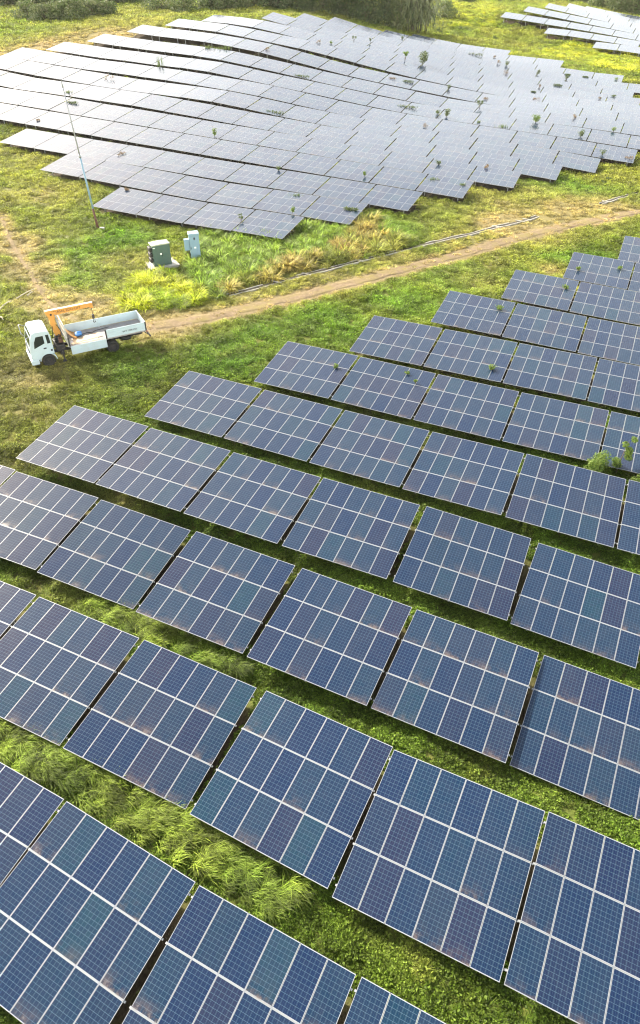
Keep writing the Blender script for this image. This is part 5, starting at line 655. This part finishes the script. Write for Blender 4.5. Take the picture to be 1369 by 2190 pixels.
# weeds on and between the tables
WN={'weed':('weed','bushy green weed'),'reed':('reed_clump','tall upright reed clump'),'tuft':('grass_tuft','short green grass tuft'),'mat':('creeping_weed','low flat green creeper'),'dry':('dry_weed','withered brown weed'),'sparse':('weed','thin sparse weed')}
used={}
for i,(kind,x,y,z,h,w,g,r,k,side) in enumerate(WEEDS):
    rg=np.random.default_rng(100+i); nm,lb=WN[kind]; h=max(h*.95,.15); w=max(w*1.6,.35); z-=.03
    o,row=place_name(g,r,k); pos='left end' if side<-1 else 'right end' if side>1 else 'middle'
    if g=='fg': row=row.replace('row ','row ')
    lab='%s, %s of the %s table, %s'%(lb,pos,o,row)
    if lab in used: lab=lab.replace(lb,{'withered brown weed':'smaller withered weed','short green grass tuft':'smaller grass tuft','bushy green weed':'second bushy weed'}.get(lb,'smaller '+lb))
    used[lab]=1
    if kind in('weed','sparse'):
        rt_=empty(nm,(x,y,z)); n=5 if kind=='weed' else 6; bl=[]
        st=MB()
        for q in range(n):
            a=rg.random()*6.28; rr=w*.3*rg.random()**.5; hh=h*(.55+.4*rg.random()); tip=(rr*math.cos(a),rr*math.sin(a),hh); st.path([(0,0,-.05),(tip[0]*.4,tip[1]*.4,hh*.5),tip],[.014+.012*h,.012,.006],5)
            bl.append((tip,(w*.26,w*.26,h*.2) if kind=='weed' else (w*.16,w*.16,h*.14)))
            if kind=='weed': bl.append(((tip[0]*.6,tip[1]*.6,hh*.55),(w*.24,w*.24,h*.2)))
        st.obj('stem',M_BARK,rt_); link('foliage',crown_mesh('foliage',bl,int((150 if kind=='weed' else 80)*min(max(h*w,1),4)),.06+.05*min(h,2)*.8,rg),rt_,M_LEAF_B if (g=='fg' or i%4==0) else M_LEAF_W); ob=rt_
    elif kind in('reed','tuft'):
        n=26 if kind=='reed' else 46
        bs=[((w*.3*rg.normal(),w*.15*rg.normal(),-.05),rg.random()*6.28,h*(.6+.5*rg.random()),(.25 if kind=='reed' else .9)*rg.random()+.05,.03+.012*h) for _ in range(n)]
        ob=link(nm,blade_mesh(nm,bs),None,M_REED); ob.location=(x,y,z)
    elif kind=='mat':
        bl=[((w*(q/8-.5)*.75,.08*rg.normal(),h*.3),(w*.16,.24,h*.5)) for q in range(9)]
        ob=link(nm,crown_mesh(nm,bl,260,.1,rg),None,M_LEAF_W); ob.location=(x,y,z); ob.rotation_euler=(0,0,R(-24))
    else:
        bl=[((w*.25*rg.normal(),w*.2*rg.normal(),h*(.3+.4*rg.random())),(w*.25,w*.25,h*.35)) for q in range(4)]
        ob=link(nm,crown_mesh(nm,bl,110,.08,rg),None,M_DRYL); ob.location=(x,y,z)
    tag(ob,lab,'weed','weeds growing among the solar tables')
# fresh bushes and a sapling in the near array
def shrub(name,loc,h,w,seed,mats,label,cat,group,n=900,ls=.09,lobes=9,trunkr=.05,lo=.3):
    rg=np.random.default_rng(seed); rt_=empty(name,loc); bl=[]; st=MB()
    st.path([(0,0,-.4),(.03*h,.02*h,h*.25),(.0,.03*h,h*.55)],[trunkr*1.3,trunkr,trunkr*.5],7)
    for q in range(lobes):
        a=q*2.399+rg.random(); hh=h*(lo+(.88-lo)*((q+.5)/lobes)); rr=w*.5*(.85*math.sqrt(rg.random()))*(1.1-.55*(hh/h)**2); c=(rr*math.cos(a),rr*math.sin(a),hh); s=.75+.5*rg.random(); bl.append((c,(w*.2*s,w*.2*s,h*.16*s)))
        st.path([(0,.01,h*.15),(c[0]*.5,c[1]*.5,h*.15+(hh-h*.15)*.55),c],[trunkr*.6,trunkr*.4,trunkr*.15],5)
    st.obj('trunk',M_BARK,rt_); link('crown',crown_mesh('crown',bl,n,ls,rg),rt_,mats); tag(rt_,label,cat,group); return rt_
def gz_(x,y): return tz1(x,y)
shrub('bush',(17.75,35.55,gz_(17.75,35.55)),1.75,1.75,5,M_LEAF_B,'round bright green bush squeezed between two near solar tables','bush','fresh bushes in the near array',1500,.075,14,.03)
shrub('bush',(20.55,33.95,gz_(20.55,33.95)),1.6,1.9,6,M_LEAF_B,'bright green bush cut by the right edge of the photo','bush','fresh bushes in the near array',1300,.075,12,.03)
rg=np.random.default_rng(9); sp=empty('sapling',(19.15,35.75,gz_(19.15,35.75))); tag(sp,'slender bright green sapling rising in front of a near solar table','sapling')
mb=MB(); mb.path([(0,0,-.3),(.06,.05,1.2),(.22,.1,2.6)],[.035,.028,.01],7); mb.obj('trunk',M_BARK,sp)
bl=[((.05+.09*q+.2*rg.normal(),.08*rg.normal(),.8+.3*q),(.3-.02*q,.26,.16)) for q in range(7)]; link('crown',crown_mesh('crown',bl,900,.1,rg,.32),sp,M_LEAF_B)
# vegetation beyond the hillside array
VL={}
def vlabel(kind,px):
    base={'shrub':'olive green shrub','tree':'dark leafy tree','banana':'pale green broad leaved plant','pandanus':'large clump of drooping strap leaves','herb':'small leafy herb'}[kind]
    return base
VEGL=['leftmost shrub of the bushy line at the top left','second shrub from left in the line at the top left','third shrub from left in the line at the top left','tallest shrub in the middle of the top left line','fifth shrub from left in the line at the top left','last shrub at the right end of the top left line',
 'tree at the far top left corner behind the shrubs','tree behind the first two top left shrubs','tree behind the third and fourth top left shrubs','tree behind the right end of the top left shrub line','pale tree left of the narrow grey stream patch','olive shrub just right of the wide grey stream patch','olive shrub left of the narrow sloping stream strip','tree right of the narrow sloping stream strip','tree behind the grassy bank above the darkest tables','tree behind the highest left solar table',
 'dark tree left of the pale broad leaved plant','dark tree right behind the pale broad leaved plant','dark tree behind the hilltop, third left of the strap leaves','dark tree behind the hilltop, second left of the strap leaves','tall dark tree just left of the strap leaf clump','dark tree directly behind the strap leaf clump','low dark shrub at the left foot of the strap leaf clump','pale green broad leaved plant in front of the dark trees','large clump of drooping strap leaves behind the hilltop tables','rounded grey green shrub right of the strap leaf clump',
 'leftmost low shrub along the top edge above the bright meadow','middle low shrub along the top edge above the bright meadow','right low shrub along the top edge above the bright meadow','leftmost tree behind the far right array','second tree from left behind the far right array','third tree from left behind the far right array','big green tree second from the right top corner','big green tree in the right top corner',
 'leafy herb at the right foot of the strap leaf clump','leafy herb in the grass right of the strap leaf clump','leafy herb alone in the grass before the far right array','leafy herb beside the yellow grass of the hillside array','leafy herb in the grass under the right end of the hillside array','small herb left of the herb under the hillside array']
for i,(kind,x,y,z,h,w,px) in enumerate(VEG):
    rg=np.random.default_rng(300+i); z=tz1(x,y)-.05; lb=VEGL[i]
    if kind=='tree': shrub('tree',(x,y+.12*w,z),h*1.3+2.,w*1.35,300+i,M_LEAF_D if px<1200 and px>560 else M_LEAF_M,lb,'tree','trees beyond the arrays',5200,.3,38,.12,.05)
    elif kind=='shrub': shrub('shrub',(x,y,z),h*1.1,w*1.35,300+i,M_LEAF_M,lb,'shrub','shrubs beyond the arrays',2600,.22,24,.08,.08)
    elif kind=='herb': shrub('herb',(x,y,z),h*.8,w,300+i,M_LEAF_W,lb,'herb','herbs in the grass',300,.12,7,.03)
    elif kind=='banana':
        ob=link('broad_leaved_plant',blade_mesh('broad_leaved_plant',[((.5*rg.normal(),.4*rg.normal(),-.1),rg.random()*6.28,h*(.6+.5*rg.random()),.3+.9*rg.random(),.3) for _ in range(26)],5),None,M_LEAF_B); ob.location=(x,y,z); tag(ob,lb,'plant')
    else:
        rt_=empty('strap_leaf_clump',(x,y,z)); tag(rt_,lb,'plant'); st=MB(); bs=[]
        for q in range(20):
            a=rg.random()*6.28; rr=w*.3*math.sqrt(rg.random()); bx,by=rr*math.cos(a),rr*math.sin(a)*.7; hh=h*(.25+.5*rg.random()); st.path([(bx,by,-.3),(bx*1.1,by*1.1,hh*.5),(bx*1.3,by*1.3,hh)],[.14,.11,.08],6)
            for j in range(34): bs.append(((bx*1.3,by*1.3,hh-.5*rg.random()),rg.random()*6.28,h*(.3+.3*rg.random()),1.+1.5*rg.random(),.2))
        for q in range(420): bs.append(((w*.3*rg.normal(),w*.22*rg.normal(),h*(.15+.7*rg.random())),rg.random()*6.28,h*(.2+.3*rg.random()),1.9+.7*rg.random(),.15))
        st.obj('trunk',paint('dry_stalk',(.07,.065,.035),.9,.4,(.12,.09,.06),3.),rt_); link('foliage',blade_mesh('foliage',bs,6),rt_,M_PAND)
# ------------------------------------------------------------------ grass
def scatter(name,P,rot,scl,tint,idx,protos):
    me=bpy.data.meshes.new(name); me.vertices.add(len(P)); me.vertices.foreach_set('co',P.astype(np.float32).ravel())
    for nm,ty,arr,key in (('rotv','FLOAT_VECTOR',rot,'vector'),('sclv','FLOAT_VECTOR',scl,'vector'),('tint','FLOAT_COLOR',np.c_[tint,np.ones(len(P))],'color'),('pick','INT',idx,'value')):
        a=me.attributes.new(nm,ty,'POINT'); a.data.foreach_set(key,np.ascontiguousarray(arr,dtype=np.int32 if ty=='INT' else np.float32).ravel())
    o=bpy.data.objects.new(name,me); COL.objects.link(o); tag(o,kind='stuff')
    coll=bpy.data.collections.new(name+'_sources')
    for p in protos: coll.objects.link(p)
    ng=bpy.data.node_groups.new(name,'GeometryNodeTree'); ng.interface.new_socket('Geometry',in_out='INPUT',socket_type='NodeSocketGeometry'); ng.interface.new_socket('Geometry',in_out='OUTPUT',socket_type='NodeSocketGeometry')
    N=ng.nodes; gi=N.new('NodeGroupInput'); go=N.new('NodeGroupOutput'); ip=N.new('GeometryNodeInstanceOnPoints'); ci=N.new('GeometryNodeCollectionInfo'); ci.inputs['Collection'].default_value=coll; ci.inputs['Separate Children'].default_value=True; ci.inputs['Reset Children'].default_value=True
    def at(nm,dt):
        q=N.new('GeometryNodeInputNamedAttribute'); q.data_type=dt; q.inputs['Name'].default_value=nm; return q.outputs['Attribute']
    L=ng.links; L.new(gi.outputs[0],ip.inputs['Points']); L.new(ci.outputs[0],ip.inputs['Instance']); ip.inputs['Pick Instance'].default_value=True
    L.new(at('pick','INT'),ip.inputs['Instance Index']); L.new(at('rotv','FLOAT_VECTOR'),ip.inputs['Rotation']); L.new(at('sclv','FLOAT_VECTOR'),ip.inputs['Scale']); L.new(ip.outputs[0],go.inputs[0])
    md=o.modifiers.new('scatter','NODES'); md.node_group=ng; return o
def proto(name,me,mat):
    me.materials.append(mat); return bpy.data.objects.new(name,me)
M_GRASS=leaf_mat('meadow_blades',(0,0,0),(1,1,1),None,.42,.6,True)
def leafy(seed,n=190,ls=.13):
    rg=np.random.default_rng(seed); a=rg.random(n)*6.28; rr=np.sqrt(rg.random(n)); P=np.stack([rr*np.cos(a),rr*np.sin(a),(.15+.75*rg.random(n))*(1.05-.6*rr)],1)
    N=rand_unit(n,rg)*.75+np.array([0,0,.8]); N/=np.linalg.norm(N,axis=1,keepdims=True); V,Fq=leaf_quads(P,N,ls*(.6+.8*rg.random(n)),.55,rg); return npmesh('leafy_clump',V,Fq)
def bladey(seed,n=60,lean=1.3,L=1.,w=.035,sp=.55,comb=0.):
    rg=np.random.default_rng(seed); bs=[]
    for _ in range(n):
        a=rg.random()*6.28; rr=sp*math.sqrt(rg.random()); az=a+rg.normal()*.6 if rg.random()>comb else -.5+rg.normal()*.45
        bs.append(((rr*math.cos(a),rr*math.sin(a),-.05),az,L*(.55+.6*rg.random()),lean*(.35+.75*rg.random()),w))
    return blade_mesh('blades',bs,4)
# candidate points inside the widened view
def candidates(dens,ymin,ymax,seed):
    rg=np.random.default_rng(seed); out=[]
    y=ymin
    while y<ymax:
        dy=max(1.5,y*.04); hw=(y*.62+14); n=rg.poisson(dens(y+dy/2)*2*hw*dy); out.append(np.stack([(rg.random(n)*2-1)*hw,y+rg.random(n)*dy],1)); y+=dy
    P=np.concatenate(out); z=tz(P[:,0],P[:,1])
    q=np.c_[P,z-CAMZ]; fx=q@np.array(CRT); fy=q@np.array(CUP); fz=q@np.array(f_); u=fx/fz*FPX; v=fy/fz*FPX
    m=(fz>0)&(np.abs(u)<PW*.5*1.12+20)&(np.abs(v)<PH*.5*1.04+30)
    return P[m],z[m]
rad=lambda d:.15+.0031*d
DIST=lambda y:np.hypot(y,27.)
P,z=candidates(lambda y:GD*1.15/rad(DIST(y))**2,3.5,300,1)
m=~np.where(P[:,1]<78,under_table(P[:,0],P[:,1],.9),under_table(P[:,0],P[:,1],.3)); P,z=P[m],z[m]
x,y=P[:,0],P[:,1]; dist=np.hypot(np.hypot(x,y),27); rg=np.random.default_rng(2); n=len(P)
dr=dryness(x,y); lu=lushness(x,y)
zin={k:inpoly(x,y,v) for k,v in ZONES.items()}
zin['rim']=(y>150)&(tz(x,y)>tz(x,y+6)-9)&False
tr_d=polydist(x,y,TRACK); pa_d=polydist(x,y,PATH); drn=np.minimum(polydist(x,y,DRAIN),polydist(x,y,DRAIN2))
tk=Vector(PTS['truck']); ca=(x-tk.x)*H3.x+(y-tk.y)*H3.y; cb_=(x-tk.x)*L3.x+(y-tk.y)*L3.y
gq=(np.hypot(x-g0.x-.6,y-g0.y-.7)>1.75)&(np.hypot(x-w0.x-.4,y-w0.y-.45)>.75)
rk=rg.random(n); keep=((tr_d>.7+.7*rk)|(rk<.1)|((tr_d<.25)&(rk<.4)))&((pa_d>.1+.4*rk)|(rk<.3))&(drn>.45)&gq
keep&=~((dr>.75)&(rg.random(n)<.45)); keep&=~((np.abs(ca-1.7)<4.6)&(np.abs(cb_)<1.3)&(rg.random(n)<.35))
GREEN=np.array([.135,.18,.022]); LUSHC=np.array([.11,.2,.018]); YEL=np.array([.235,.235,.036]); OLIVE=np.array([.27,.245,.065]); DRYC=np.array([.36,.275,.12])
mixc=lambda a,b,f:a*(1-f[:,None])+b*f[:,None]
f1=np.clip(fbm(x,y,7.,0)*2.2-.6,0,1); tint=mixc(np.tile(GREEN,(n,1)),YEL,f1*.8); bp=np.clip(fbm(x,y,1.9,5)*3-1.75,0,1)*(y<52)*.8; tint=mixc(tint,LUSHC,np.clip(lu*.9-bp+np.clip((52-y)/14,0,.75),0,1)); tint=mixc(tint,OLIVE,np.clip(dr*1.5,0,1)*.85); tint=mixc(tint,DRYC,np.clip(dr*1.7-.75,0,1))
tint*=(1+.4*np.clip((y-50)/12,0,1))[:,None]; tint*= (.55+.4*rg.random(n)+.6*np.clip(vn(x,y,1.1,3)*1.6-.3,0,1))[:,None]
sz=rad(dist)*(.75+.5*rg.random(n))*(.8+.5*fbm(x,y,3.,4))*(1-.35*dr)
hgt=np.where(dr>.5,.5,.8)*(.8+.5*vn(x,y,2.,1))
leafp=np.where((y<50),.8,.35); isleaf=rg.random(n)<leafp*(1-dr*.7)
for zn_,ks in (('tall',('tall_near','tall_bc')),('lush',('lush',)),('dry',('dry_tufts',)),('yellow',('yellow_a',)),('yfar',('yellow_far','bright_far'))):
    pass
tallz=zin['tall_near']|zin['tall_bc']; yel=zin['yellow_a']; yfar=zin['yellow_far']|zin['bright_far']; dryt=zin['dry_tufts']; lushz=zin['lush']
special=tallz|yel|yfar|dryt|lushz
base=keep&~(tallz&(rg.random(n)<.4))&~(yel|dryt)&~(lushz&(rg.random(n)<.3))
PR=[proto('leafy_a',leafy(1),M_GRASS),proto('leafy_b',leafy(2),M_GRASS),proto('leafy_c',leafy(3,90,.2),M_GRASS),proto('tuft_a',bladey(4),M_GRASS),proto('tuft_b',bladey(5,50,1.5),M_GRASS),proto('tuft_c',bladey(6,55,1.1,.9),M_GRASS)]
def place(name,msk,sx,sz_,tn,pick,protos,dz=0.,turn=6.283):
    k=int(msk.sum()); rg=np.random.default_rng(len(name)); rot=np.stack([rg.normal(size=k)*.12,rg.normal(size=k)*.12,(rg.random(k)-.5)*turn],1)
    X,Y=x[msk],y[msk]; zz=z[msk]+micro(X,Y)-.02+dz
    print(name,k); return scatter(name,np.c_[X,Y,zz],rot,np.stack([sx[msk],sx[msk],sz_[msk]],1),tn[msk],pick[msk],protos)
pick=np.where(isleaf,rg.integers(0,3,n),rg.integers(3,6,n))
place('meadow_grass',base,sz*1.12,sz*hgt*1.25,tint,pick,PR)
# tall grasses
PT=[proto('tall_a',bladey(11,75,1.6,1.,.019,.35,.85),M_GRASS),proto('tall_b',bladey(12,75,1.8,1.1,.019,.35,.85),M_GRASS),proto('tall_c',bladey(13,70,1.4,.95,.019,.35,.85),M_GRASS)]
ptk=rg.integers(0,3,n)
YG=np.array([.25,.32,.045]); tn=mixc(np.tile(YG,(n,1)),np.array([.13,.2,.025]),np.clip(fbm(x,y,2.,1)*2.4-.8,0,1)); tn*=(.75+.5*rg.random(n))[:,None]
MO=[proto('mound_%d'%q,bladey(20+q,95,1.75,1.,.05,.4),M_GRASS) for q in range(3)]
s1=np.clip(.55+.6*fbm(x,y,1.6,2),.4,1.1); rr_=rg.random(n); per=lambda q: rr_<np.clip(q*rad(dist)**2/1.15/GD,0,1)    # q clumps to the square metre
bri=(.6+.8*rg.random(n)**1.3)[:,None]
place('tall_grass',tallz&per(8),s1*.78,s1*.85,tn*(.35+1.25*rg.random(n)**1.2)[:,None]*1.1,ptk,PT,0.,1.3)
place('lush_tall_grass',keep&lushz&~dryt&per(1.7),s1*1.35,s1*1.25,mixc(tn,np.array([.17,.25,.035]),rg.random(n))*bri*1.45,ptk,MO)
yn=mixc(np.tile(np.array([.42,.42,.04]),(n,1)),np.array([.2,.27,.03]),np.clip(fbm(x,y,2.5,4)*2.2-.7,0,1))
place('yellow_grass',yel&per(2.6),s1*1.15,s1*.95,yn*np.array([1.35,1.4,1.1])*bri,ptk,MO)
place('far_yellow_grass',yfar&per(2.),s1*1.7,s1*1.1,yn*np.array([1.5,1.45,1.])*(.75+.5*rg.random(n))[:,None],ptk,MO)
dn=mixc(np.tile(np.array([.5,.37,.12]),(n,1)),np.array([.27,.31,.05]),np.clip(fbm(x,y,2.2,5)*2.6-.85+.1*(y-62)/5,0,1))
place('dry_grass',dryt&per(1.6)&(drn>.7)&(tr_d>1),s1*1.5,s1*1.4,dn*bri,ptk,MO)
# rank grass bank in front of the far trees and bright grass under the hillside edge

# ------------------------------------------------------------------ thin haze
if HAZE>0:
    mb=MB(); mb.box((10,150,10.75),(320,400,61.5)); hz=mb.obj('haze',None); tag(hz,kind='stuff')
    t=NT('thin_haze'); v=t.n('VolumePrincipled',{'Color':(1,.96,.88,1),'Density':HAZE,'Anisotropy':.35}); t.t.links.new(v.outputs[0],t.out.inputs['Volume']); hz.data.materials.append(t.m)
